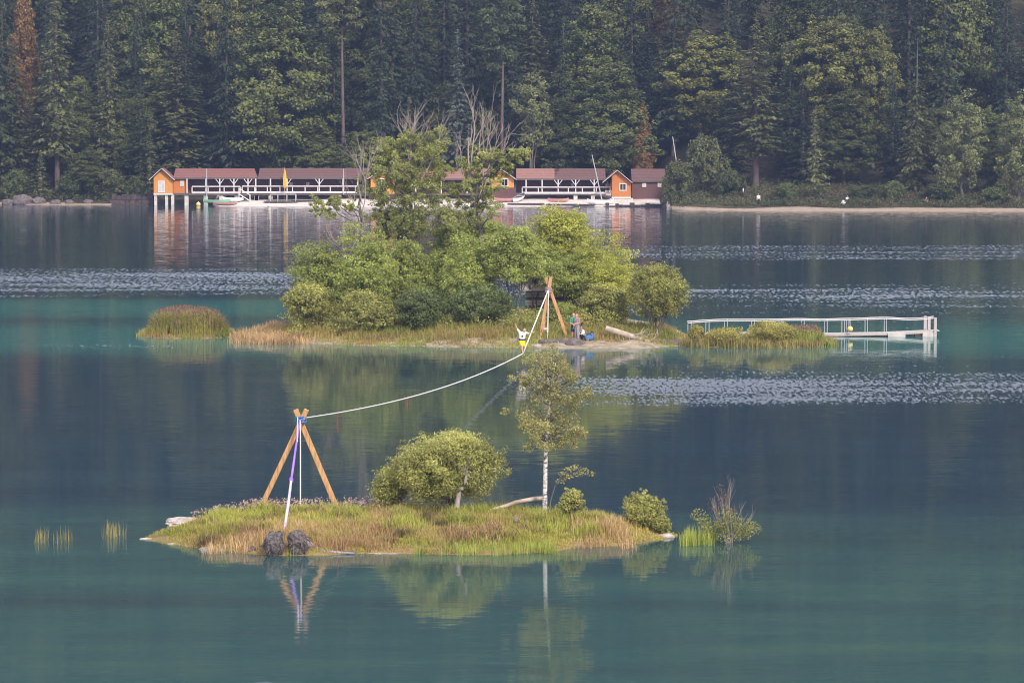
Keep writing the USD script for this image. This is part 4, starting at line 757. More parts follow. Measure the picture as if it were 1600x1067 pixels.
# wooden landing below the parasol
t = Thing('landing', 'wooden landing with thin yellowish posts on the beach below the parasol', 'landing', atY(445, 308, YF - 2))
for k in range(6): t.add('plank', box(wx(425, YF), wx(465, YF), YF - 2.9 + k * .3, YF - 2.9 + k * .3 + .27, zat(303.5, YF), zat(303.5, YF) + .06), M['grey_wood'])
for px in (425.5, 437, 451, 464.5):
    for y in (YF - 2.85, YF - 1.2): t.add('post', box(wx(px, YF) - .06, wx(px, YF) + .06, y, y + .12, .3, zat(303.5, YF) - .002), M['buoy_yellow'] if False else M['grey_wood'])
# boulders on the left shore, pale railing on the right bank
rb = R(88)
for i, (px, py, s, lab) in enumerate([(38, 308, 1.5, 'large rounded boulder on the left shore'), (62, 314, 1.0, 'pale jagged boulder right of the large rounded one'), (16, 318, .8, 'low pale boulder at the far left waterline'), (90, 317, .7, 'small pale boulder in the middle of the left shore'), (112, 318.5, .6, 'low grey boulder between the pale boulder and the bank wall'), (140, 318.5, .6, 'small boulder nearest to the dark bank wall')]):
    x, Y = wx(px, 543.5), 543.5 - (.5 if s < .9 else 0); z = max(0, float(far_z(np.array([x]), np.array([Y]))[0])); v, f = rock(rb, s * 1.2, s * .9, s * .8, .4, 3, i)
    single('boulder', (v + [x, Y, z + .15], f), M['rock_dark2'], lab, 'boulder', smooth=True)
t = Thing('railing', 'pale wooden railing among the bushes on the right bank', 'railing', atY(1370, 304, 530))
for z in (0, .45): t.add('rail', beam(atY(1334, 304, 530) - [0, 0, z], atY(1406, 304, 531) - [0, 0, z], .10, .14), M['grey_wood'])
for k in range(7): q = atY(1334 + 12 * k, 304, 530 + k / 6); t.add('post', box(q[0] - .06, q[0] + .06, q[1] + .06, q[1] + .18, q[2] - 1.2, q[2] + .1), M['grey_wood'])

# ------------------------------------------------------------------ plants on the wooded island
def zfar(x, y): return float(fari_z(np.array([x]), np.array([y]))[0])
def bush_px(name, label, cat_, l, r, top, base, Y, leafm, bark='bark_grey', n=150, per=60, L=.165, W=.075, cr=.55, zf=zfar, stems=3, depth=None, lobes=4, seed=0, trunk_r=.10, flat=.75, up=.5, rough=.38, lo=.45, limbs=26, extra=None, spread=.35):
    g_ = R(seed + int(l * 7 + top)); x0, x1 = wx(l, Y), wx(r, Y); xm, w = (x0 + x1) / 2, (x1 - x0) / 2; z = zf(xm, Y) if zf else 0.0; zb, zt = max(0.0, zat(base, Y) - z), zat(top, Y) - z
    hh = (zt - zb) / 2; zc = (zt + zb) / 2; cr_ = min(cr, w * .55, hh * .6); w_, h_ = w - cr_ * .55, hh - cr_ * .35; d = depth or w_ * .9
    ells = [(0, 0, zc, w_ * .98, d * .9, h_ * .98)]
    for k in range(lobes):
        a = g_.uniform(0, 6.28); q = math.cos(a), math.sin(a); s = g_.uniform(.45, .70); ells.append((q[0] * w_ * (1 - s), g_.uniform(-.6, .3) * d * .5, zc + q[1] * h_ * (1 - s), w_ * s, d * .6, h_ * s))
    if extra: ells += extra
    wood, lv = broadleaf(g_, ells, int(n * 2.2), max(30, int(per * .9)), cr_, L, W, trunk_r, top=.7, stems=stems, spread=spread, limbs=limbs, flat=flat, up=up, lo=lo, rough=rough, seed=seed, sprays=int(n * 1.4))
    t = Thing(name, label, cat_, (xm, Y, z)); t.add('stem' if name != 'birch_tree' else 'trunk', wood, M[bark], local=True, smooth=True); t.add('foliage', lv, M[leafm], local=True)
    return t
for i, a in enumerate([
    # l, r, top, base, Y, material, n, label
    (444, 540, 370, 470, 249, 'alder', 90, 'light green shrub at the left end of the wooded island, sticking out over the water', 'bush'),
    (438, 534, 440, 510, 246, 'olive_bush', 120, 'low olive bush on the left shore of the wooded island', 'bush'),
    (511, 624, 352, 503, 248, 'alder', 200, 'round green tree between the left shrub and the tall pines', 'tree'),
    (596, 674, 370, 515, 250, 'alder', 150, 'green tree left of the middle of the wooded island', 'tree'),
    (651, 749, 330, 468, 253, 'alder', 180, 'green tree below the foot of the tall pine', 'tree'),
    (516, 624, 455, 525, 244, 'olive_bush', 130, 'dull olive thicket low on the left half of the wooded island', 'bush'),
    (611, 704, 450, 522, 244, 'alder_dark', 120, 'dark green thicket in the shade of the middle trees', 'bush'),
    (686, 784, 375, 515, 248, 'alder', 180, 'broad green tree in the middle of the wooded island', 'tree'),
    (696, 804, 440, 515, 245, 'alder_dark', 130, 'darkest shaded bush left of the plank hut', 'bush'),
    (751, 854, 350, 452, 247, 'alder', 200, 'light green tree whose branches hang in front of the plank hut roof', 'tree'),
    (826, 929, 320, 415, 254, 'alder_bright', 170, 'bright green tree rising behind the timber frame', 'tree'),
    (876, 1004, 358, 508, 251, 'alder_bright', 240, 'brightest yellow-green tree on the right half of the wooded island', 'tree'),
    (841, 939, 395, 473, 250, 'alder', 110, 'green branches spreading above the timber frame', 'tree'),
    (896, 989, 445, 525, 246, 'olive_bush', 130, 'olive bush behind the two standing people', 'bush'),
    (846, 909, 470, 522, 246, 'alder', 70, 'small leafy bush between the legs of the far timber frame', 'bush'),
    (871, 939, 490, 532, 244, 'yellow_bush', 60, 'low yellowish bush right behind the blue bag', 'bush'),
    (581, 669, 318, 385, 256, 'alder_dark', 110, 'dark green tree behind the trunk of the tall pine', 'tree'),
    (711, 794, 338, 400, 256, 'alder', 100, 'green tree below the bare treetops', 'tree'),
    (470, 565, 398, 505, 251, 'alder', 130, 'green tree behind the low bushes on the left half of the wooded island', 'tree'),
    (640, 725, 395, 505, 250, 'alder', 130, 'green tree standing behind the dark thicket', 'tree'),
    (790, 880, 372, 440, 252, 'alder', 110, 'green tree behind the roof of the plank hut', 'tree'),
    (925, 990, 400, 500, 248, 'alder_bright', 110, 'yellow-green tree between the brightest tree and the willow bush', 'tree'),
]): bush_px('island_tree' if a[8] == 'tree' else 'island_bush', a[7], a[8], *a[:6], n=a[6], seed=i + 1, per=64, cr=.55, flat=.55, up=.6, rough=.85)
bush_px('willow_bush', 'round willow bush on many thin stems right of the driftwood log', 'bush', 972, 1078, 412, 500, 243.5, 'olive_bush', n=210, per=64, L=.17, W=.06, stems=9, spread=.5, trunk_r=.09, seed=44, limbs=70)
ui = R(47); uq = np.array([(lambda Y: (wx(ui.uniform(452, 975), Y), Y))(ui.uniform(243, 252)) for _ in range(420)]); uz2 = fari_z(uq[:, 0], uq[:, 1])
single('island_undergrowth', leaf_cloud(ui, np.column_stack([uq, uz2 + ui.uniform(.1, .9, len(uq))]), ui.uniform(.35, .75, len(uq)), 60, .15, .07, .8, .5), M['olive_bush'], 'tangled low growth between the trees of the wooded island', 'undergrowth', None, 'stuff')
# tall pines with dead tops
def island_pine(label, px, base, Y, h_px, clumps, dead, seed, leaf='island_pine', cr=.55):
    g_ = R(seed); x = wx(px, Y); z = zfar(x, Y); t = Thing('island_pine', label, 'tree', (x, Y, z)); wood, cs = [], []
    top = atY(px + h_px[0], h_px[1], Y) - t.loc; ln = bend(g_, [0, 0, -.3], top, 9, .012); wood.append(tube(ln, np.linspace(.20, .05, 9), 8))
    for cx, cy, rr in clumps:
        c = atY(cx, cy, Y + g_.uniform(-1.4, 1.4)) - t.loc; q = int(np.clip(np.searchsorted(ln[:, 2], c[2] - .9), 2, 8)); wood.append(tube(bend(g_, ln[q - 1], c, 5, .06), np.linspace(.055, .015, 5), 5))
        for k in range(15): cs.append(np.append(c + g_.normal(0, rr * Y / F * .72, 3) * [1, 1, .8], rr * Y / F * g_.uniform(.28, .55)))
    cs = np.array(cs); t.add('trunk', cat(wood), M['bark_grey'], local=True, smooth=True)
    if len(cs): t.add('foliage', leaf_cloud(g_, cs[:, :3], cs[:, 3], 62, .17, .065, .8, .5), M[leaf], local=True)
    out = []
    for (dx, dy, tx, ty, r_) in dead:
        a, b = atY(dx, dy, Y) - t.loc, atY(tx, ty, Y + g_.uniform(-.8, .8)) - t.loc; twigs(g_, a, b - a, np.linalg.norm(b - a) * .62, r_, 3, out, .32, .18)
    if out: t.add('dead_branches', cat(out), M['bark_pale'], local=True)
g_ = R(3)
clA = [(x, y, r) for x, y, r in [(600, 225, 16), (622, 232, 14), (645, 215, 13), (668, 222, 13), (686, 208, 12), (690, 232, 11), (592, 250, 14), (615, 258, 16), (642, 248, 15), (670, 255, 15), (690, 268, 13), (588, 275, 15), (610, 285, 17), (636, 280, 17), (662, 285, 17), (688, 290, 14), (600, 305, 16), (628, 312, 18), (655, 315, 18), (680, 312, 15), (575, 300, 12), (700, 262, 10), (640, 335, 16), (615, 335, 15), (668, 338, 16), (605, 240, 12), (632, 215, 10), (655, 238, 13), (678, 245, 12), (597, 262, 13), (625, 272, 15), (650, 270, 15), (676, 280, 14), (590, 320, 14), (690, 330, 14), (650, 300, 16), (600, 290, 14), (585, 345, 13), (700, 345, 13), (655, 352, 15), (625, 355, 15)]]
island_pine('tall leafy pine with dead top branches, highest on the wooded island', 652, 510, 252, (-12, 205), clA, [(640, 250, 612, 185, .05), (642, 250, 632, 168, .06), (645, 245, 648, 172, .06), (648, 250, 662, 180, .05), (655, 290, 700, 205, .05), (630, 300, 590, 240, .05)], 71)
clB = [(740, 232, 9), (752, 245, 11), (768, 240, 11), (785, 248, 9), (725, 255, 9), (748, 268, 10), (775, 270, 10), (806, 245, 8), (822, 240, 8), (730, 290, 11), (760, 300, 10), (720, 318, 12), (745, 325, 11), (733, 262, 10), (760, 255, 10), (790, 262, 10), (740, 285, 11), (772, 295, 11), (715, 300, 11), (790, 255, 8), (812, 238, 8), (755, 315, 12), (775, 325, 12), (735, 335, 12), (705, 330, 11)]
island_pine('tall half-bare tree with grey dead boughs right of the leafy pine', 752, 505, 253, (-5, 230), clB, [(735, 280, 722, 175, .07), (735, 275, 742, 168, .07), (755, 275, 748, 190, .06), (758, 290, 785, 205, .06), (762, 300, 800, 225, .05), (748, 310, 775, 195, .05), (745, 320, 715, 230, .05)], 72)
clC = [(497, 318, 10), (515, 312, 10), (530, 320, 9), (508, 335, 9), (548, 322, 7)]
island_pine('leaning sparse tree with bare twigs rising over the left of the wooded island', 568, 505, 251, (-2, 262), clC, [(566, 320, 548, 232, .05), (568, 300, 562, 222, .05), (566, 330, 588, 250, .05), (564, 340, 535, 300, .04), (566, 350, 510, 330, .04)], 73)
# a withered twiggy shrub
o = []; g_ = R(74); b0 = atY(545, 470, 249.5)
for (tx, ty) in [(500, 365), (512, 352), (525, 348), (540, 345), (555, 350), (560, 365), (508, 372)]: twigs(g_, atY(540 + g_.uniform(-6, 6), 400, 249.5), atY(tx, ty, 249.5) - atY(540, 400, 249.5), 1.5, .035, 3, o, .45, .05)
o.append(tube([[b0[0], b0[1], .3], atY(541, 400, 249.5)], [.08, .05], 6))
t = Thing('withered_shrub', 'brown withered shrub over the water at the left of the wooded island', 'bush', (b0[0], b0[1], zfar(b0[0], b0[1]))); t.add('branches', cat(o), M['bark_pale'])
c = np.array([atY(a, b, 249.5) for a, b in [(503, 368), (515, 358), (530, 352), (545, 356), (556, 362), (520, 372), (540, 370)]]); t.add('foliage', leaf_cloud(g_, c, np.full(7, .55), 60, .13, .05, .6, .5), M['rusty'])
# plank hut among the trees
Yh = 252.0; t = Thing('plank_hut', 'old grey plank hut almost hidden among the trees behind the far timber frame', 'hut', (wx(868, Yh), Yh, zfar(wx(868, Yh), Yh)))
x0, x1 = wx(821, Yh), wx(905, Yh); zb, zt = .7, zat(452, Yh)
k = 13
for i in range(k): t.add('plank', box(x0, x1, Yh - .03 + .012 * (i % 2), Yh + .05, zb + (zt - zb) * i / k, zb + (zt - zb) * (i + .88) / k), M['grey_wood' if i % 3 else 'dark_wood'])
t.add('wall', box(x0 + .05, x1 - .05, Yh + .052, Yh + 3.0, zb, zt), M['dark_wood'])
zr = zat(428, Yh + 1.5)
v = np.array([[x0 - .4, Yh - .5, zt - .1], [x1 + .6, Yh - .5, zt - .1], [x1 + .6, Yh + 1.5, zr], [x0 - .4, Yh + 1.5, zr], [x1 + .6, Yh + 3.5, zt - .1], [x0 - .4, Yh + 3.5, zt - .1]]); v = np.vstack([v, v + [0, 0, .1]])
top = [[0, 1, 2], [0, 2, 3], [3, 2, 4], [3, 4, 5]]; f = [[a + 6 for a in q] for q in top] + [q[::-1] for q in top]
for i, j in ((0, 1), (1, 2), (2, 4), (4, 5), (5, 3), (3, 0)): f += [[i, j, j + 6], [i, j + 6, i + 6]]
t.add('roof', (v, np.array(f)), M['grey_wood'])

# ------------------------------------------------------------------ grass
def blades(rng, p, h, w, lean=.35, bendy=.5):
    """Blades of two joined faces, rooted at p."""
    n = len(p); a = rng.uniform(0, 2 * np.pi, n); d = np.stack([np.cos(a), np.sin(a), a * 0], 1); sd = np.stack([-np.sin(a), np.cos(a), a * 0], 1); l = np.abs(rng.normal(0, lean, n))[:, None] * h[:, None]
    mid = p + np.array([0, 0, 1.0]) * h[:, None] * .6 + d * l * .4; tip = p + np.array([0, 0, 1.0]) * h[:, None] + d * l * (1 + bendy)
    w = np.broadcast_to(w, (n,))[:, None]
    v = np.stack([p - sd * w / 2, p + sd * w / 2, mid + sd * w * .35, mid - sd * w * .35, tip], 1).reshape(-1, 3); k = np.arange(n)[:, None] * 5
    return Leaves(v, np.vstack([k + [0, 1, 2], k + [0, 2, 3], k + [3, 2, 4]]), p, 5)
def sample(rng, poly, n):
    x0, y0, x1, y1 = poly.bounds; out = []
    while sum(map(len, out)) < n:
        x, y = rng.uniform(x0, x1, n), rng.uniform(y0, y1, n); k = shapely.contains_xy(poly, x, y); out.append(np.column_stack([x[k], y[k]]))
    return np.vstack(out)[:n]
def tufted(rng, centres, per, spread, zf):
    n = len(centres) * per; i = np.repeat(np.arange(len(centres)), per); q = centres[i] + rng.normal(0, 1, (n, 2)) * (spread[i][:, None] if np.ndim(spread) else spread)
    return np.column_stack([q, zf(q[:, 0], q[:, 1]) - .03]), i
def edge(p, poly): return shapely.distance(shapely.points(p[:, 0], p[:, 1]), poly.exterior)
gr = R(91)
# low cover of the near island
front = NEAR
c = sample(gr, NEAR.buffer(.06), 3500); keep = c[:, 1] < 149; c = c[keep]; th = gr.uniform(.17, .37, len(c)) * np.clip(edge(c, NEAR) / 1.6, .35, 1) * (0.45 + 1.1 * nz2(c, .9, 6))
p, i = tufted(gr, c, 26, gr.uniform(.08, .22, len(c)), near_z); single('meadow_grass', blades(gr, p, th[i] * gr.uniform(.6, 1.2, len(i)), .028, .4), M['grass'], 'yellow-green grass covering the near island', 'grass', None, 'stuff')
def patch(l, r, t_, b_, n, z=.5):
    """Points of the near island's surface seen in that part of the photograph."""
    q = np.array([ground(gr.uniform(l, r), gr.uniform(t_, b_), z * .75)[:2] for _ in range(n)]); return q
c = np.vstack([patch(430, 610, 836, 862, 120, .1), patch(330, 420, 842, 862, 40, .1), patch(900, 985, 825, 850, 40, .2), patch(700, 780, 838, 852, 30, .2), patch(380, 400, 842, 856, 10, .1), patch(590, 650, 790, 810, 30, .8)])
p, i = tufted(gr, c, 30, .20, near_z); p[:, 2] = np.maximum(p[:, 2], -.03); single('dry_grass', blades(gr, p, gr.uniform(.2, .5, len(p)), .028, .45), M['dry_grass'], 'reddish dry grass in patches on the near island', 'grass', None, 'stuff')
tc = np.vstack([patch(330, 420, 795, 815, 20, .6), patch(520, 560, 795, 820, 8, .6), patch(600, 660, 800, 835, 14, .5), patch(470, 520, 800, 825, 10, .6), patch(830, 880, 805, 830, 14, .5), patch(330, 380, 815, 840, 10, .4), patch(690, 800, 800, 835, 16, .5), patch(900, 940, 822, 840, 5, .3)])
p, i = tufted(gr, tc, 70, .22, near_z); single('tall_grass', blades(gr, p, gr.uniform(.28, .6, len(p)), .03, .35), M['grass_green'], 'tall bright green tussocks on the crest of the near island', 'grass', None, 'stuff')
c = np.vstack([patch(330, 420, 800, 835, 14, .5), patch(480, 560, 800, 830, 12, .5), patch(600, 720, 800, 845, 18, .5), patch(800, 880, 815, 840, 10, .4), patch(700, 800, 830, 850, 10, .25), patch(310, 350, 830, 850, 6, .2)])
p, i = tufted(gr, c, 60, .17, near_z); single('brown_sedge', blades(gr, p, gr.uniform(.18, .5, len(p)), .026, .55), M['dark_sedge'], 'dark brownish sedge tufts scattered over the near island', 'grass', None, 'stuff')
# faded flower heads along the crest
fx = np.vstack([patch(335, 660, 788, 801, 300, .7), patch(300, 345, 804, 816, 20, .5), patch(660, 720, 790, 800, 40, .7)]); fz = near_z(fx[:, 0], fx[:, 1]); hh = gr.uniform(.28, .55, len(fx)); base = np.column_stack([fx, fz])
st = blades(gr, base, hh, .014, .12, .1); hd = kites(np.repeat(base + np.column_stack([hh * 0, hh * 0, hh]), 5, 0) + gr.normal(0, .045, (len(fx) * 5, 3)), unit(gr, len(fx) * 5), unit(gr, len(fx) * 5), np.full(len(fx) * 5, .075), np.full(len(fx) * 5, .055))
t = Thing('wildflowers', 'faded pink flower heads along the crest of the near island', 'flowers', (0, 0, 0), kind='stuff'); t.add('stalks', st, M['dry_grass']); t.add('flower_heads', hd, M['flower'])
# rushes standing in the water
def reeds(label, cx, n, h, w=.022, mat_='reed', name='reed_clump', z=-.15, lean=.14):
    p = np.column_stack([cx, np.full(len(cx), z)]); q = np.repeat(p, n, 0) + gr.normal(0, .09, (len(p) * n, 3)) * [1, 1, 0]; b = blades(gr, q, gr.uniform(h * .5, h, len(q)) - z, w, lean, .3)
    return single(name, b, M[mat_], label, 'reeds', None, 'stuff')
reeds('bright green reeds standing in the water along the front of the near island', np.array([ground(645 + 227 * gr.beta(1.6, 1.3), 858 + 11 * gr.random() - 8 * gr.random())[:2] for _ in range(210)]), 14, .50)
reeds('sparse reeds in the open water at the far left', np.array([ground(gr.choice([62, 68, 72, 78, 90, 97, 100, 106, 108]) + gr.normal(0, 2.5), gr.uniform(838, 850))[:2] for _ in range(26)]), 3, .58, .016, 'dry_grass2')
reeds('small reed clump in the water left of the island tip', np.array([ground(gr.uniform(166, 190), gr.uniform(834, 842))[:2] for _ in range(12)]), 6, .75, .018, 'dry_grass2')
reeds('bright green reed clump in the water beside the reddish shrub', np.array([ground(gr.uniform(1068, 1112), gr.uniform(840, 853))[:2] for _ in range(44)]), 14, .62, .022)
reeds('short reeds around the dark stump at the water', np.array([ground(gr.uniform(430, 480), gr.uniform(862, 868))[:2] for _ in range(20)]), 10, .35, .02)
# the wooded island's grass
c = sample(gr, FAR.buffer(.12), 5600); c = c[(c[:, 1] < 249) & ~((c[:, 0] > wx(905, 240)) & (c[:, 0] < wx(1045, 240)) & (c[:, 1] < 238.7)) & ~((c[:, 0] > wx(838, 240)) & (c[:, 0] < wx(918, 240)) & (c[:, 1] < 239.3))]; th = gr.uniform(.3, .75, len(c)) * np.clip(edge(c, FAR) / 2, .35, 1)
p, i = tufted(gr, c, 20, .26, fari_z); single('shore_grass', blades(gr, p, th[i] * gr.uniform(.6, 1.2, len(i)), .045, .4), M['grass_far'], 'yellowish grass along the shore of the wooded island', 'grass', None, 'stuff')
c = np.array([ground(np.clip(gr.normal(425, 34), 372, 520), gr.uniform(518, 533), .2)[:2] for _ in range(170)]); p, i = tufted(gr, c, 24, .25, fari_z); p[:, 2] = np.maximum(p[:, 2], -.05)
single('dry_grass', blades(gr, p, gr.uniform(.25, .72, len(p)), .045, .4), M['dry_grass'], 'orange dry grass on the left tip of the wooded island', 'grass', None, 'stuff')
# islet of sedge
c = sample(gr, ISLET.buffer(.1), 520); p, i = tufted(gr, c, 26, .16, islet_z); hx = np.clip(edge(p, ISLET) / 1.3, .25, 1) * gr.uniform(.8, 1.15, len(p))
t = Thing('sedge_islet', 'domed sedge islet with purple-brown tops left of the wooded island', 'grass islet', (0, 0, 0), kind='stuff'); t.add('blades', blades(gr, p, hx * 1.35, .045, .30), M['grass_far'])
k = gr.choice(len(p), 4200, replace=False); q = p[k] + np.column_stack([gr.normal(0, .12, len(k)), gr.normal(0, .12, len(k)), hx[k] * 1.32]); sel = q[:, 2] > 0.7; q = q[sel]
t.add('seed_heads', kites(q, unit(gr, len(q)), np.tile([0, 0, 1.0], (len(q), 1)) + gr.normal(0, .4, (len(q), 3)), np.full(len(q), .20), np.full(len(q), .07)), M['purple_tops'])

# ------------------------------------------------------------------ right shoal
zsh = lambda x, y: max(0.0, float(shoal_z(np.array([x]), np.array([y]))[0]))
bush_px('shoal_bush', 'small orange-yellow bush at the start of the footbridge', 'bush', 1073, 1102, 506, 542, 239.5, 'yellow_bush', n=50, per=50, L=.14, W=.05, cr=.3, zf=zsh, seed=201)
bush_px('shoal_bush', 'low yellowish bush beside the orange-yellow one in front of the footbridge', 'bush', 1100, 1175, 511, 545, 239, 'yellow_bush', n=90, per=55, L=.14, W=.05, cr=.4, zf=zsh, seed=202)
bush_px('shoal_bush', 'taller yellow-olive bush in the middle of the shoal', 'bush', 1156, 1246, 501, 545, 239, 'yellow_bush', n=130, per=60, L=.14, W=.05, cr=.45, zf=zsh, seed=203)
c = np.array([ground(gr.uniform(1232, 1298), gr.uniform(533, 542))[:2] for _ in range(130)]); p = np.repeat(np.column_stack([c, np.full(len(c), -.1)]), 26, 0) + gr.normal(0, .15, (len(c) * 26, 3)) * [1, 1, 0]
hx = gr.uniform(.7, 1.35, len(p)) * np.clip((wx(1304, 241) - p[:, 0]) / 1.2, .35, 1); t = Thing('sedge_clump', 'green sedge clump with purple-brown tops at the right end of the shoal', 'reeds', (0, 0, 0), kind='stuff'); t.add('blades', blades(gr, p, hx, .045, .22), M['reed'])
k = gr.choice(len(p), 1500, replace=False); q = p[k] + np.column_stack([k * 0, k * 0, hx[k]]); q = q[q[:, 2] > .75]; t.add('seed_heads', kites(q, unit(gr, len(q)), np.tile([0, 0, 1.0], (len(q), 1)) + gr.normal(0, .4, (len(q), 3)), np.full(len(q), .2), np.full(len(q), .07)), M['purple_tops'])

c = sample(gr, SHOAL.buffer(.15), 900); c = c[(c[:, 1] < 241.5) & (c[:, 0] > wx(1068, 240))]; p, i = tufted(gr, c, 18, .2, shoal_z); p[:, 2] = np.maximum(p[:, 2], -.05); single('shore_grass', blades(gr, p, gr.uniform(.25, .75, len(p)), .045, .35), M['dry_grass2'], 'olive-brown grass between the bushes of the shoal', 'grass', None, 'stuff')
# ------------------------------------------------------------------ footbridge
YB = 249.0
t = Thing('footbridge', 'long narrow wooden footbridge with a pale rope handrail running out over the water', 'bridge', (wx(1250, YB), YB, 0))
zd = zat(521, YB)
dk = [(1040, 528, .30), (1075, 524.5), (1130, 521.5), (1180, 520), (1240, 520.5), (1300, 522), (1385, 520.5), (1460, 517)]
dp = np.array([[wx(a[0], YB), zat(a[1], YB)] for a in dk]); xs_ = np.arange(dp[0, 0], dp[-1, 0], .34)
for x in xs_:
    z = float(np.interp(x, dp[:, 0], dp[:, 1])); z2 = float(np.interp(x + .31, dp[:, 0], dp[:, 1])); v, f = box(x, x + .31, YB - .55, YB + .55, 0, .06); v[:, 2] += np.where(v[:, 0] > x + .1, z2, z) ; t.add('plank', (v, f), M['grey_wood'])
for y in (-.62, .56):
    for i in range(len(dp) - 1): t.add('side_beam', beam([dp[i, 0], YB + y + .03, dp[i, 1] - .02], [dp[i + 1, 0], YB + y + .03, dp[i + 1, 1] - .02], .06, .17), M['grey_wood'])
rk = [(1074, 504), (1140, 500.5), (1180, 500.5), (1250, 499.5), (1280, 500), (1330, 499), (1385, 497.5), (1420, 499), (1460, 496)]
rp = np.array([[wx(a, YB), zat(b, YB)] for a, b in rk]); xr = np.linspace(rp[0, 0], rp[-1, 0], 60); zr_ = np.interp(xr, rp[:, 0], rp[:, 1])
from scipy.interpolate import PchipInterpolator
zr_ = PchipInterpolator(rp[:, 0], rp[:, 1])(xr)
for y in (-.6, .6): t.add('handrail', tube(np.column_stack([xr, np.full(60, YB + y), zr_ + (.03 if y > 0 else 0)]), .038, 6), M['rope'])
for y, offs in ((-.6, 0), (.6, 6.5)):
    for px in (1074, 1102, 1131, 1173, 1216, 1251, 1287, 1314, 1321, 1350, 1380, 1446):
        if px + offs > 1455 and y > 0: continue
        x = wx(px + offs, YB); t.add('stanchion', tube([[x, YB + y, float(np.interp(x, dp[:, 0], dp[:, 1])) - .05], [x, YB + y, float(np.interp(x, xr, zr_))]], .024, 6), M['metal'])
for px, y, top in ((1447, .62, 494.5), (1459.5, -.66, 495.5), (1453, .62, 496)): x = wx(px, YB); t.add('end_post', beam([x, YB + y, -.7], [x, YB + y, zat(top, YB)], .20, .20, (0, 1, 0)), M['grey_wood'])
for a, b in ((1386, 1413), (1440, 1457)): t.add('float', box(wx(a, YB), wx(b, YB), YB - .7, YB + .3, -.15, .27), M['concrete'])
for a, b in ((1429, 1439),): t.add('float', box(wx(a, YB), wx(b, YB), YB - .3, YB + .6, -.15, .24), M['driftwood'])
t.add('float', box(wx(1301, YB), wx(1317, YB), YB - .5, YB + .4, -.15, .18), M['timber'])
s = trimesh.creation.icosphere(2, .20); b = atY(1328.5, 514, YB - .85); t = Thing('fender_ball', 'pale yellow ball hanging on the handrail of the footbridge', 'buoy', b); t.add('ball', (np.array(s.vertices) + b, s.faces), M['buoy_yellow'], smooth=True); t.add('cord', tube([b + [0, 0, .19], [b[0], YB - .62, zat(499, YB)]], .012, 4), M['rope'])

# ------------------------------------------------------------------ near island: trees and bushes
def znear(x, y): return float(near_z(np.array([x]), np.array([y]))[0])
bush_px('willow_bush', 'broad rounded willow bush in the middle of the near island', 'bush', 606, 796, 671, 792, 140.2, 'willow', n=330, per=74, L=.135, W=.042, cr=.42, zf=znear, stems=7, spread=.5, trunk_r=.07, seed=301, lobes=9, limbs=90, rough=.55)
bush_px('willow_bush', 'small loose willow at the left foot of the broad willow bush', 'bush', 576, 640, 728, 792, 140.6, 'willow', n=70, per=60, L=.125, W=.04, cr=.32, zf=znear, stems=4, trunk_r=.04, seed=302)
q0 = ground(718, 792, .95); g_ = R(303); t = Thing('leaning_willow', 'crooked pale trunk leaning at the front of the broad willow bush', 'tree', (q0[0], q0[1] - .9, .7))
Yt = q0[1] - .75
t.add('trunk', tube([atY(714, 792, Yt), atY(717, 772, Yt), atY(722, 763, Yt), atY(727, 753, Yt), atY(729, 742, Yt)], [.095, .085, .075, .06, .04], 8), M['bark_pale'], smooth=True)
o = []
for k in range(3): twigs(g_, atY(729, 744, Yt), [g_.normal(0, .5), .9, .8], .5, .03, 1, o)
t.add('branches', cat(o), M['bark_grey'])
# birch
Yb = 138.6; xb = wx(852, Yb); zb = znear(xb, Yb); g_ = R(311); t = Thing('birch_tree', 'slender white-trunked birch with a thin yellowish crown on the near island', 'tree', (xb, Yb, zb))
tl = np.array([atY(a, b, Yb) for a, b in [(851, 792), (852, 740), (853, 700), (856, 670), (858, 640), (861, 605), (866, 575), (872, 552)]]) - t.loc; tl[0, 2] = -.2
t.add('trunk', tube(tl, [.105, .085, .075, .06, .05, .038, .025, .010], 10), M['birch_bark'], local=True, smooth=True)
limb, cl = [], []
for (a, b, rr) in [(850, 560, 16), (872, 556, 14), (838, 572, 15), (862, 578, 18), (885, 575, 16), (830, 592, 16), (850, 598, 18), (876, 600, 17), (898, 596, 14), (826, 615, 15), (848, 622, 18), (870, 625, 18), (892, 620, 17), (910, 622, 12), (820, 640, 14), (842, 648, 16), (866, 650, 16), (888, 644, 15), (826, 664, 14), (846, 672, 15), (868, 672, 16), (890, 666, 15), (906, 668, 11), (832, 688, 12), (852, 690, 12), (872, 688, 12), (893, 680, 10), (812, 655, 8), (815, 598, 8)]:
    for kk in range(4):
        c = atY(a + g_.normal(0, 9), b + g_.normal(0, 9), Yb + g_.normal(0, .6)) - t.loc; q = int(np.clip(np.searchsorted(tl[:, 2], c[2] - .45) - 1, 2, 6))
        limb.append(tube(bend(g_, tl[q] + (tl[q + 1] - tl[q]) * g_.random(), c, 5, .05), np.linspace(.020, .006, 5), 4)); cl.append(np.append(c, rr / 40 * g_.uniform(.75, 1.15)))
cl = np.array(cl); t.add('branches', cat(limb), M['bark_grey'], local=True); t.add('foliage', leaf_cloud(g_, cl[:, :3], cl[:, 3], 100, .085, .055, .8, .2, shell=0.0), M['birch_leaf'], local=True)
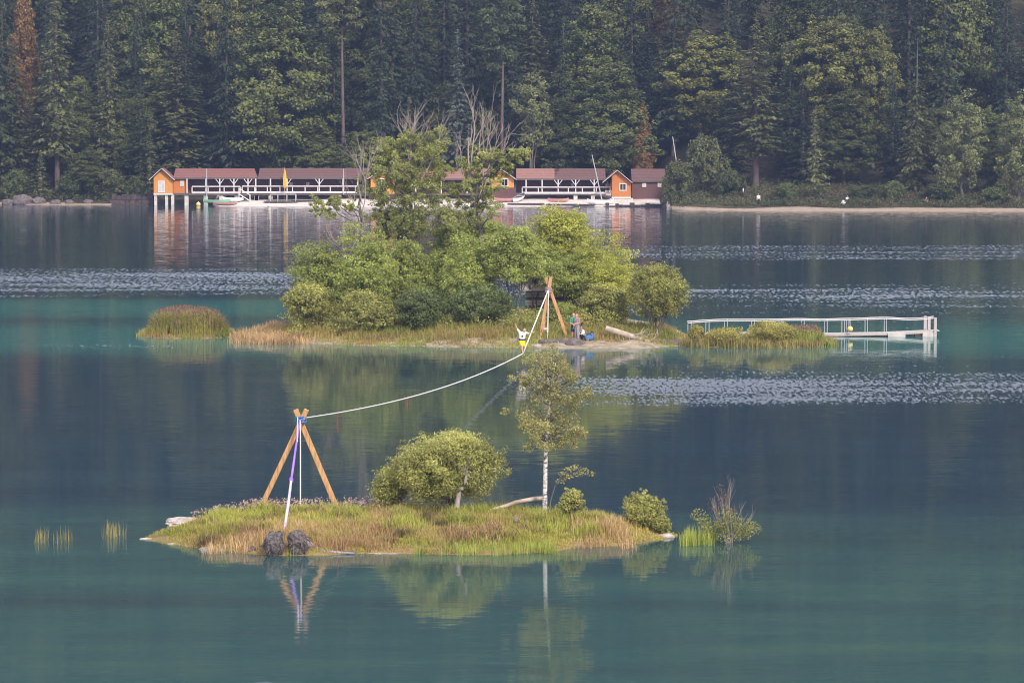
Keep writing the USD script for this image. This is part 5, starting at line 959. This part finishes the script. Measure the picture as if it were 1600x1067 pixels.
# leaning sapling
Ys = 138.0; t = Thing('sapling', 'thin sapling arching out to the right of the birch trunk', 'tree', (wx(857, Ys), Ys, znear(wx(857, Ys), Ys))); sl = np.array([atY(a, b, Ys) for a, b in [(857, 800), (861, 780), (867, 760), (874, 748), (886, 740)]]); t.add('stem', tube(sl, [.03, .026, .02, .015, .008], 6), M['bark_grey'])
c = np.array([atY(a, b, Ys + R(int(a)).normal(0, .15)) for a, b in [(880, 740), (890, 733), (900, 730), (912, 735), (922, 740), (904, 740), (876, 752), (888, 745)]]); o = [tube(bend(R(3), sl[3], q, 4, .05), np.linspace(.012, .004, 4), 4) for q in c]; t.add('twigs', cat(o), M['bark_grey']); t.add('foliage', leaf_cloud(R(312), c, np.full(len(c), .22), 55, .08, .05, .55, .4), M['birch_leaf'])
bush_px('small_bush', 'small dense bush with dark dead stems beside the birch', 'bush', 866, 917, 763, 830, 137.2, 'willow', n=60, per=50, L=.10, W=.045, cr=.18, rough=.9, zf=znear, stems=5, trunk_r=.03, seed=304)
bush_px('small_bush', 'upright green bush near the right tip of the near island', 'bush', 974, 1042, 764, 840, 136.8, 'olive_bush', n=90, per=50, L=.12, W=.04, cr=.2, rough=.9, zf=lambda x, y: max(0, znear(x, y)), stems=6, trunk_r=.03, seed=305)
bush_px('small_bush', 'low leafy bush at the water beside the flat stone', 'bush', 1020, 1050, 806, 840, 136.0, 'olive_bush', n=40, per=50, L=.11, W=.045, cr=.2, zf=lambda x, y: max(0, znear(x, y)), stems=3, trunk_r=.02, seed=306)
# reddish shrub in the water, right
Ysx = Yof(848); g_ = R(321); b = ground(1140, 848); t = Thing('water_shrub', 'thin reddish shrub growing out of the water right of the near island', 'bush', b); o = []
for (tx, ty) in [(1122, 765), (1130, 760), (1138, 775), (1142, 770), (1115, 785), (1150, 790), (1160, 800), (1106, 800)]: twigs(g_, ground(1140 + g_.uniform(-6, 6), 848), atY(tx, ty, Ysx) - b, np.linalg.norm(atY(tx, ty, Ysx) - b) * .62, .016, 2, o, .22, .2)
t.add('branches', cat(o), M['bark_pale'])
c = np.array([atY(a, bb, Ysx + g_.normal(0, .15)) for a, bb in [(1112, 822), (1122, 830), (1098, 815), (1092, 806), (1134, 826), (1148, 826), (1160, 826), (1170, 820), (1155, 835), (1128, 815), (1142, 810), (1104, 828), (1136, 838), (1120, 840), (1150, 815), (1132, 800), (1110, 836), (1165, 832), (1176, 826), (1126, 822)]]); t.add('foliage', leaf_cloud(g_, c, np.full(len(c), .36), 120, .085, .045, .8, .4), M['olive_bush'])
c = np.array([atY(a, bb, Ysx + g_.normal(0, .1)) for a, bb in [(1122, 780), (1132, 788), (1140, 796), (1128, 772), (1118, 795), (1112, 790), (1148, 800), (1136, 778), (1126, 762)]]); t.add('rusty_leaves', leaf_cloud(g_, c, np.full(len(c), .20), 26, .07, .035, .8, .3), M['rusty'])
# fallen log by the birch
single('fallen_log', tube(bend(R(9), ground(766, 796, .62) + [0, -.3, 0], atY(850, 778, 139.4), 7, .008), [.07, .075, .08, .085, .085, .09, .08], 8), M['driftwood'], 'grey fallen log leaning against the foot of the birch', 'log', smooth=True)
# stones of the near island
rn = R(99)
for i, (px, py, sx, sy, sz, m, lab, z, sub) in enumerate([
    (285, 817, .70, .55, .22, 'rock_pale', 'flat pale ledge of rock at the left of the near island', .22, 4), (321, 822, .26, .2, .20, 'rock', 'small grey stone beside the flat pale ledge', .3, 3),
    (322, 859, .30, .22, .09, 'rock', 'flat grey stone at the waterline on the left', 0, 3), (395, 862, .28, .24, .20, 'rock_dark', 'small dark stone left of the black stump', 0, 3),
    (866, 845, .42, .32, .24, 'rock', 'grey boulder at the waterline below the birch', .05, 4), (1000, 829, .36, .3, .20, 'rock_pale', 'pale stone beside the upright bush at the right tip', .08, 3),
    (985, 824, .24, .22, .16, 'rock', 'grey stone just left of the pale stone at the right tip', .15, 3), (1040, 838, .34, .26, .12, 'rock_pale', 'flat stone in the water off the right tip', .02, 3), (550, 864, .24, .16, .08, 'rock_dark', 'small dark stone at the end of the stump root', 0, 3), (232, 842, .34, .24, .05, 'rock_pale', 'flat stone at the left tip of the near island', 0, 3),
    (600, 864, .55, .25, .035, 'rock_pale', 'flat pale slab at the waterline in the middle of the near island', .0, 3), (638, 863, .3, .2, .04, 'rock_pale', 'small pale slab left of the reeds', .0, 3), (354, 832, .22, .18, .12, 'rock', 'grey stone in the grass left of the black stump', .38, 3),
    (905, 853, .26, .2, .08, 'rock', 'low grey stone right of the waterline boulder', .0, 3), (960, 851, .34, .22, .05, 'rock_pale', 'pale flat stone on the shore below the right grass', .0, 3), (275, 850, .3, .2, .05, 'rock_pale', 'pale flat stone on the left shore', .0, 3), (806, 816, .2, .18, .16, 'rock', 'grey stone in the grass left of the birch foot', .55, 3)]):
    p = ground(px, py, z); v, f = rock(rn, sx, sy, sz, .38, sub, i + 20); single('stone', (v + p, f), M[m], lab, 'stone', smooth=True)
# black weathered stumps with roots
def stump(label, px, py, sx, sz, seed):
    g_ = R(seed); p = ground(px, py + 5); t = Thing('stump', label, 'stump', p); v, f = rock(g_, sx, sx * .75, sz, .5, 4, seed); t.add('wood', (v + p + [0, 0, sz * .80], f), M['rock_dark'], smooth=True); o = []
    for k in range(18):
        a = g_.uniform(math.pi * .9, math.pi * 2.1); q = p + np.array([math.cos(a) * sx * .6, math.sin(a) * sx * .6, sz * g_.uniform(.2, 1.4)]); d = np.array([math.cos(a), math.sin(a) * .8, g_.uniform(-.9, .4)])
        twigs(g_, q, d, g_.uniform(.12, .28), .03, 1, o, .6, -.3)
    t.add('roots', cat(o), M['rock_dark']); return t
stump('black weathered root stump at the water where the purple strap ends, left lump', 427, 862, .36, .50, 401); stump('grey-black root stump right of the purple strap end', 466, 861, .38, .48, 402)
single('root', tube([ground(480, 862) + [0, 0, .35], ground(492, 863) + [0, 0, .15], ground(510, 865) + [0, 0, .07], ground(555, 866) + [0, 0, .04]], [.13, .11, .07, .04], 8), M['rock'], 'grey root running from the stump along the waterline', 'root', smooth=True)

# ------------------------------------------------------------------ timber frames, slackline, ropes
def frame(label, Y, A, B, zA, zB, w, seg_label):
    """A and B: (top pixel, foot pixel) of the two crossing timbers."""
    feet = []
    ts = []
    for (tp, ft), dy, zf in ((A, -.09, zA), (B, .09, zB)):
        a, b = atY(tp[0], tp[1], Y + dy), atY(ft[0], ft[1], Y + dy); b = b + (b - a) * .14; ts.append((a, b))
    t = Thing('timber_frame', label, 'timber frame', (float((ts[0][1][0] + ts[1][1][0]) / 2), Y, float(min(ts[0][1][2], ts[1][1][2]))))
    for a, b in ts:
        q = t.add('timber', beam(a, b, w, w, (0, 1, 0)), M['timber']); d = norm(a - b); t.add('end_grain', beam(a + d * .002, a + d * .006, w * .94, w * .94, (0, 1, 0)), M['timber_end'], parent=q)
    return t
YN, YFr = 141.2, 240.0
tN = frame('fresh timber A-frame on the near island with a blue lashing at its top', YN, ((479, 640), (413, 781)), ((462, 640), (527, 795)), .9, .9, .20, '')
tF = frame('orange-brown timber A-frame on the wooded island behind the slackliner', YFr, ((861, 433), (844, 528)), ((853, 434), (887, 530)), .5, .5, .22, '')
def ring(c, r, R0, w, m, t, name, n=3):
    for k in range(n):
        ang = np.linspace(0, 2 * np.pi, 17); pts = np.column_stack([c[0] + R0 * np.cos(ang), c[1] + R0 * np.sin(ang), c[2] + (k - (n - 1) / 2) * w + .03 * np.sin(ang + k)]); t.add(name, tube(pts, r, 6), m)
apN = atY(470, 655, YN); apF = atY(857, 453, YFr)
ring(apN, .05, .20, .085, M['web_blue'], tN, 'lashing'); ring(apF, .05, .20, .085, M['cloth_greyred'], tF, 'lashing', 4)
LW = .032
pn, pf = atY(474, 653, YN + .3), atY(856, 455, YFr - .3)
YP = float(np.interp(.842, [0, 1], [YN, YFr])); 
tt = .845; YP = YN + (YFr - YN) * tt; foot = atY(817, 552.5, YP)
s = np.linspace(0, 1, 40); seg1 = pn + (foot - pn) * s[:, None] - np.array([0, 0, 1.0]) * (.55 * 4 * s * (1 - s))[:, None]; seg2 = foot + (pf - foot) * np.linspace(0, 1, 10)[1:, None]
t = Thing('slackline', 'long white slackline sagging across the water between the two timber frames', 'slackline', pn)
def webbing(pts, w, h):
    out = [];
    for i in range(len(pts) - 1): out.append(beam(pts[i], pts[i + 1], w, h))
    return cat(out)
t.add('webbing', tube(np.vstack([seg1, seg2]), np.concatenate([np.linspace(.022, .036, 40), np.full(9, .040)]), 6), M['web_white'])
for (px, l_, fz) in ((527, .85, 0), (638, .6, 0)):
    k = int(np.argmin(np.abs(800 + seg1[:, 0] / seg1[:, 1] * F - px))); q = seg1[k]; t.add('hanging_tape', tube([q, q + [.01, 0, -l_ * .5], q + [.04, 0, -l_]], [.018, .026, .02], 5), M['web_red'])
st_ = ground(446, 846, .45); sp = ground(462, 700, 0)
g1 = np.array([apN + [-.02, -.28, 0], atY(462, 700, YN - 1.2), atY(455, 750, YN - 2.8), atY(450, 790, 136.6), atY(445, 822, 133.9), atY(443, 846, 132.9)])
t = Thing('guy_strap', 'purple and white strap running from the near frame top down to the black stumps', 'strap', g1[-1]); t.add('upper_strap', tube(g1[:3], [.03, .042, .045], 6), M['web_purple']); t.add('lower_strap', tube(g1[2:], [.045, .055, .055, .05], 6), M['web_white'] if False else M_plain('lilac_webbing', (.62, .52, .66), .7, .25, 3.0))
t.add('knot', (np.array(trimesh.creation.icosphere(2, .09).vertices) * [1, 1, 1.5] + g1[2], trimesh.creation.icosphere(2).faces), M['web_purple'], smooth=True)
single('rope', tube([apN + [0, -.26, .0], atY(469.5, 700, YN - .2), atY(469.5, 800, YN - .3)], [.026, .026, .026], 6), M['web_white'], 'white rope hanging straight down from the top of the near frame', 'rope')
single('rope', tube([atY(465, 652, YN - .3), atY(464.5, 690, YN - 1.0)], [.022, .022], 6), M['web_white'], 'short white rope beside the top of the purple strap', 'rope')
single('rope', tube([apF + [0, -.3, 0], atY(855.5, 532, YFr - .5)], [.035, .035], 6), M['web_white'], 'white rope hanging straight down from the top of the far frame', 'rope')
# rocks and pebbles under the far frame
rf_ = R(123)
for i, (px, py, sx, sy, sz, m, lab) in enumerate([(852, 540, .62, .5, .38, 'rock', 'grey boulder at the water under the far timber frame, left'), (874, 540, .62, .5, .36, 'rock', 'grey boulder at the water between the legs of the far timber frame'), (899, 541, .75, .5, .40, 'rock', 'dark grey boulder below the two standing people'), (838, 542, .35, .3, .16, 'rock_pale', 'low pale stone left of the boulders under the far frame'),
    (985, 541, .5, .35, .12, 'rock_pale', 'flat pale stone on the pebble shore below the driftwood'), (1018, 537, .45, .35, .22, 'rock', 'grey stone at the end of the driftwood log'), (1036, 538, .4, .35, .22, 'rock', 'grey stone on the shore below the willow bush'), (1056, 537, .5, .35, .25, 'rock', 'dark stone at the start of the footbridge'), (1068, 539, .4, .3, .2, 'rock', 'small stone in the water before the orange-yellow bush'), (504, 533, .3, .25, .2, 'rock_pale', 'small pale stone in the grass on the left shore of the wooded island'), (700, 520, .45, .3, .28, 'rock_pale', 'pale stone in the grass below the dark thicket')]):
    p = ground(px, py, .05); v, f = rock(rf_, sx, sy, sz, .4, 3, i + 50); single('shore_rock', (v + p + [0, 0, sz * .3], f), M['rock_dark2' if m == 'rock' else m], lab, 'rock', smooth=True)
dl = np.array([atY(a, b, 239.2) for a, b in [(946, 513), (965, 519), (985, 525), (1000, 530), (1014, 534)]]); t = Thing('driftwood_log', 'pale driftwood log lying on the right shore of the wooded island', 'log', dl[2]); t.add('log', tube(dl, [.20, .22, .20, .18, .12], 9), M['driftwood'], smooth=True)
o = []; g_ = R(66)
for k in range(4): twigs(g_, dl[2 + k % 3], [.6, -.3, .25], .8, .05, 1, o)
t.add('broken_branches', cat(o), M['driftwood'])

# ------------------------------------------------------------------ people
MF = manifold3d.Manifold
def sph(p, r): return MF.sphere(r, 14).translate([float(q) for q in p])
def capsule(a, b, ra, rb): return MF.batch_hull([sph(a, ra), sph(b, rb)])
def union(ms): return MF.batch_boolean(ms, manifold3d.OpType.Add)
def soft(m, it=6, l=.03):
    v, f = arr(m.refine_to_length(l)); tm = trimesh.Trimesh(v, f); trimesh.smoothing.filter_taubin(tm, iterations=it); return tm
STAND = dict(pelvis=(0, 0, .95), chest=(0, 0, 1.30), neck=(0, 0, 1.48), head=(0, -.02, 1.64), ls=(.19, 0, 1.42), le=(.25, .02, 1.14), lw=(.26, -.06, .90), rs=(-.19, 0, 1.42), re=(-.25, .02, 1.14), rw=(-.26, -.06, .90),
             lh=(.09, 0, .92), lk=(.10, -.02, .50), la=(.10, .02, .08), lt=(.12, -.17, .035), rh=(-.09, 0, .92), rk=(-.10, -.02, .50), ra=(-.10, .02, .08), rt=(-.12, -.17, .035))
def person(label, loc, rz, pose, shirt=None, shorts='cloth_navy', hair='hair', sleeve=True, legs='shorts', emblem=False, sc=1.0, group=None, belt=None):
    J = {k: np.array(v, float) for k, v in {**STAND, **pose}.items()}; t = Thing('person', label, 'person', loc, rz, (sc, sc, sc), group)
    hd = J['head']; fwd = norm(np.array([0, -1.0, 0])) if 'face' not in J else norm(J['face'])
    b = [capsule(J['pelvis'] + [.06, 0, 0], J['pelvis'] - [.06, 0, 0], .115, .115), MF.batch_hull([sph(J['pelvis'] + [.07, 0, .02], .10), sph(J['pelvis'] - [.07, 0, -.02], .10), sph(J['chest'] + [.09, 0, 0], .11), sph(J['chest'] - [.09, 0, 0], .11)]),
         MF.batch_hull([sph(J['chest'] + [.08, 0, 0], .10), sph(J['chest'] - [.08, 0, 0], .10), sph(J['ls'], .06), sph(J['rs'], .06), sph(J['neck'] - [0, 0, .05], .065)]), capsule(J['neck'] - [0, 0, .05], hd - [0, 0, .06], .055, .052),
         MF.batch_hull([sph(hd + [0, .015, .03], .092), sph(hd + fwd * .03 - [0, 0, .06], .058)]), capsule(hd + fwd * .095 + [0, 0, .01], hd + fwd * .112 - [0, 0, .025], .012, .016)]
    side = np.cross(fwd, [0, 0, 1.0])
    for s in (-1, 1): b.append(capsule(hd + side * .088 * s, hd + side * .094 * s + [0, 0, .03], .016, .018))
    for k in ('l', 'r'):
        b += [capsule(J[k + 's'], J[k + 'e'], .052, .042), capsule(J[k + 'e'], J[k + 'w'], .041, .029), capsule(J[k + 'h'], J[k + 'k'], .088, .060), capsule(J[k + 'k'], J[k + 'a'], .058, .040), capsule(J[k + 'a'] - [0, 0, .02], J[k + 't'], .042, .030)]
        d = norm(J[k + 'w'] - J[k + 'e']); u = norm(np.cross(d, [.3, 1, .2])); w = np.cross(d, u); pm = J[k + 'w'] + d * .085
        b.append(MF.batch_hull([sph(J[k + 'w'], .026), sph(pm + u * .03, .017), sph(pm - u * .03, .017)]))
        for q, (o_, l_) in enumerate(((-.033, .065), (-.011, .08), (.011, .075), (.033, .055))): b.append(capsule(pm + u * o_, pm + u * o_ * 1.25 + d * l_ * .6 + w * .006, .0105, .0095)); b.append(capsule(pm + u * o_ * 1.25 + d * l_ * .6 + w * .006, pm + u * o_ * 1.3 + d * l_ + w * .02, .0095, .008))
        b.append(capsule(J[k + 'w'] + d * .03 - u * .025, J[k + 'w'] + d * .075 - u * .06 + w * .015, .012, .010))
    body = t.add('body', soft(union(b), 4, .035), M['skin'], local=True, smooth=True)
    for s in (-1, 1): t.add('eye', soft(sph(hd + fwd * .098 + side * .033 * s + [0, 0, .018], .012), 1), M['cloth_black'], parent=body, local=True)
    t.add('mouth', soft(capsule(hd + fwd * .088 + side * .02 - [0, 0, .055], hd + fwd * .088 - side * .02 - [0, 0, .055], .007, .007), 1), M['cloth_greyred'], parent=body, local=True)
    t.add('hair', soft(union([sph(hd + [0, .03, .05] - fwd * .01, .098), sph(hd - fwd * .05 + [0, 0, .0], .085)]), 3), M[hair], local=True, smooth=True)
    if shirt:
        b = [MF.batch_hull([sph(J['pelvis'] + [.08, 0, .03], .12), sph(J['pelvis'] - [.08, 0, -.03], .12), sph(J['chest'] + [.09, 0, 0], .130), sph(J['chest'] - [.09, 0, 0], .130)]), MF.batch_hull([sph(J['chest'] + [.08, 0, 0], .118), sph(J['chest'] - [.08, 0, 0], .118), sph(J['ls'], .078), sph(J['rs'], .078), sph(J['neck'] - [0, 0, .08], .075)])]
        for k in ('l', 'r'): b.append(capsule(J[k + 's'], J[k + 's'] + (J[k + 'e'] - J[k + 's']) * (.75 if sleeve else .2), .078, .070))
        sh = t.add('shirt', soft(union(b), 3, .04), M[shirt], local=True, smooth=True)
        if emblem:
            c = J['chest'] * .75 + J['pelvis'] * .25; nrm = np.array([0, -1.0, 0]); a = np.linspace(0, 2 * np.pi, 9)[:-1]; v = np.array([c + [.055 * math.cos(q) * (1 + .3 * math.cos(3 * q)), -.137, .065 * math.sin(q)] for q in a] + [c + [0, -.15, 0]]); t.add('print', (v, np.array([[i, (i + 1) % 8, 8] for i in range(8)])), M['cloth_navy'], parent=sh, local=True)
    b = [MF.batch_hull([sph(J['pelvis'] + [.07, 0, .04], .125), sph(J['pelvis'] - [.07, 0, -.04], .125), sph(J['lh'], .11), sph(J['rh'], .11)])]
    for k in ('l', 'r'):
        e = J[k + 'h'] + (J[k + 'k'] - J[k + 'h']) * (.85 if legs == 'shorts' else 1.0); b.append(capsule(J[k + 'h'], e, .112, .100 if legs == 'shorts' else .075))
        if legs != 'shorts': b.append(capsule(J[k + 'k'], J[k + 'a'], .075, .06))
    sp_ = t.add('shorts' if legs == 'shorts' else 'trousers', soft(union(b), 3, .04), M[shorts], local=True, smooth=True)
    if belt: t.add('waistband', soft(MF.batch_hull([sph(J['pelvis'] + [.09, 0, .10], .128), sph(J['pelvis'] - [.09, 0, -.10], .128), sph(J['pelvis'] + [.09, 0, .05], .130), sph(J['pelvis'] - [.09, 0, -.05], .130)]), 2), M[belt], parent=sp_, local=True)
    return t
# the slackliner: knees bent, arms out, feet one behind the other on the line
person('person in a white shirt and yellow shorts balancing on the slackline with arms spread', foot + [0, 0, LW + .005], 0, dict(
    pelvis=(-.06, .02, .80), chest=(-.03, -.02, 1.16), neck=(.02, -.04, 1.33), head=(.10, -.06, 1.44), face=(.5, -1, -.3),
    rs=(-.21, -.02, 1.30), re=(-.36, -.05, 1.52), rw=(-.44, -.08, 1.74), ls=(.17, -.02, 1.27), le=(.38, -.08, 1.22), lw=(.60, -.12, 1.29),
    lh=(.03, .02, .76), lk=(.10, -.12, .42), la=(.02, .10, .06), lt=(.0, -.12, .02), rh=(-.15, .02, .77), rk=(-.06, -.20, .44), ra=(-.01, -.22, .07), rt=(.01, -.44, .02)), 'cloth_white', 'cloth_yellow', 'hair', emblem=True, belt='cloth_navy', sc=1.02)
def onf(px, Y): x = wx(px, Y); return np.array([x, Y, max(.0, zfar(x, Y))])
person('red-haired person in a green shirt and dark shorts standing by the far frame', onf(896, 239.6), 40, dict(rw=(-.22, -.25, 1.0), re=(-.27, .03, 1.13)), 'cloth_green', 'cloth_navy', 'hair_red')
person('person in a greyish red top standing close beside the one in green', onf(901.5, 239.2), -50, dict(lw=(.10, -.28, 1.12)), 'cloth_greyred', 'cloth_grey', 'hair_red', legs='trousers', sc=1.03)
SIT = dict(pelvis=(0, .1, .16), chest=(0, -.02, .50), neck=(0, -.05, .66), head=(0, -.08, .81), ls=(.18, -.02, .60), le=(.27, -.18, .38), lw=(.20, -.36, .42), rs=(-.18, -.02, .60), re=(-.27, -.18, .38), rw=(-.20, -.36, .42),
           lh=(.09, .08, .14), lk=(.16, -.30, .46), la=(.14, -.42, .08), lt=(.15, -.60, .035), rh=(-.09, .08, .14), rk=(-.16, -.30, .46), ra=(-.14, -.42, .08), rt=(-.15, -.60, .035))
person('bare-chested person sitting behind the left leg of the far frame with one arm raised', onf(848, 240.9) + [0, 0, .05], 70, {**SIT, 'le': (.34, -.02, .80), 'lw': (.36, -.06, 1.05)}, None, 'cloth_white', 'hair')
person('person in white crouching next to the two standing people', onf(910.5, 239.5), -70, SIT, 'cloth_white', 'cloth_black', 'hair')
def bag(label, p, sx, sy, sz, m, seed):
    t = Thing('bag', label, 'bag', p); v, f = rock(R(seed), sx, sy, sz, .22, 3, seed); v[:, 2] = np.maximum(v[:, 2], -sz * .7) + sz * .7; t.add('sack', (v + p, f), M[m], smooth=True)
    a = np.linspace(0, math.pi, 8); t.add('strap', tube(np.column_stack([p[0] + sx * .5 * np.cos(a), p[1] - sy * .6 + a * 0, p[2] + sz * 1.35 + .18 * np.sin(a)]), .025, 5), M['cloth_black'])
bag('bright blue bag on the pebbles right of the people', onf(920.5, 238.9), .30, .24, .22, 'cloth_blue', 5); bag('small blue bag leaning behind the larger blue bag', onf(925, 239.5), .18, .16, .24, 'cloth_blue', 6); bag('dark rucksack between the crouching person and the blue bag', onf(914.5, 239.1), .2, .18, .2, 'cloth_black', 7); bag('small white bag on the boulders at the feet of the people', onf(894, 238.6), .16, .14, .12, 'cloth_white', 8)
def onb(px, Y): x = wx(px, Y); return np.array([x, Y, float(far_z(np.array([x]), np.array([Y]))[0])])
person('person in white and dark clothes walking on the right bank under the large drooping spruce', onb(1160, 527), 90, dict(lt=(.1, -.4, .06), la=(.1, -.25, .09), lk=(.1, -.2, .5)), 'cloth_white', 'cloth_navy', 'hair', legs='trousers')
person('person in white standing at the edge of the right beach strip', onb(1184, 519.5), 20, {}, 'cloth_white', 'cloth_black', 'hair', legs='trousers')
person('person in white sitting on the right bank left of the pale railing', onb(1322, 522), 30, SIT, 'cloth_white', 'cloth_grey', 'hair')
person('person in red and white sitting under the bare-topped spruce', onb(1446, 519.5), -20, SIT, 'cloth_red', 'cloth_white', 'hair')
person('person in a pale top leaning on the veranda railing left of the rightmost hut', (wx(949, YF), YF, zat(302, YF)), 10, {}, 'cloth_greyred', 'cloth_navy', 'hair', legs='trousers')
t = Thing('beach_ball', 'white ball lying beside the sitting person on the right bank', 'ball', onb(1316, 519)); s = trimesh.creation.icosphere(2, .38); t.add('ball', (np.array(s.vertices) + onb(1316, 519) + [0, 0, .36], s.faces), M['cloth_white'], smooth=True); t.add('valve', tube([onb(1316, 519) + [0, -.38, .36], onb(1316, 519) + [0, -.40, .36]], .03, 6), M['cloth_grey'])

# ------------------------------------------------------------------ the air
hz = usdkit.material(stage, LOOK + 'haze_air', {'v': ('principled_volume', {'color': (0.45, 0.60, 1.0), 'density': HAZE_DENSITY, 'anisotropy': 0.2})}, volume='v.volume')
if HAZE_DENSITY > 0:
    single('haze', box(-1600, 1600, -400, 1300, -3.5, 420), hz, kind='stuff', label='thin bluish haze over the lake', cat='haze')
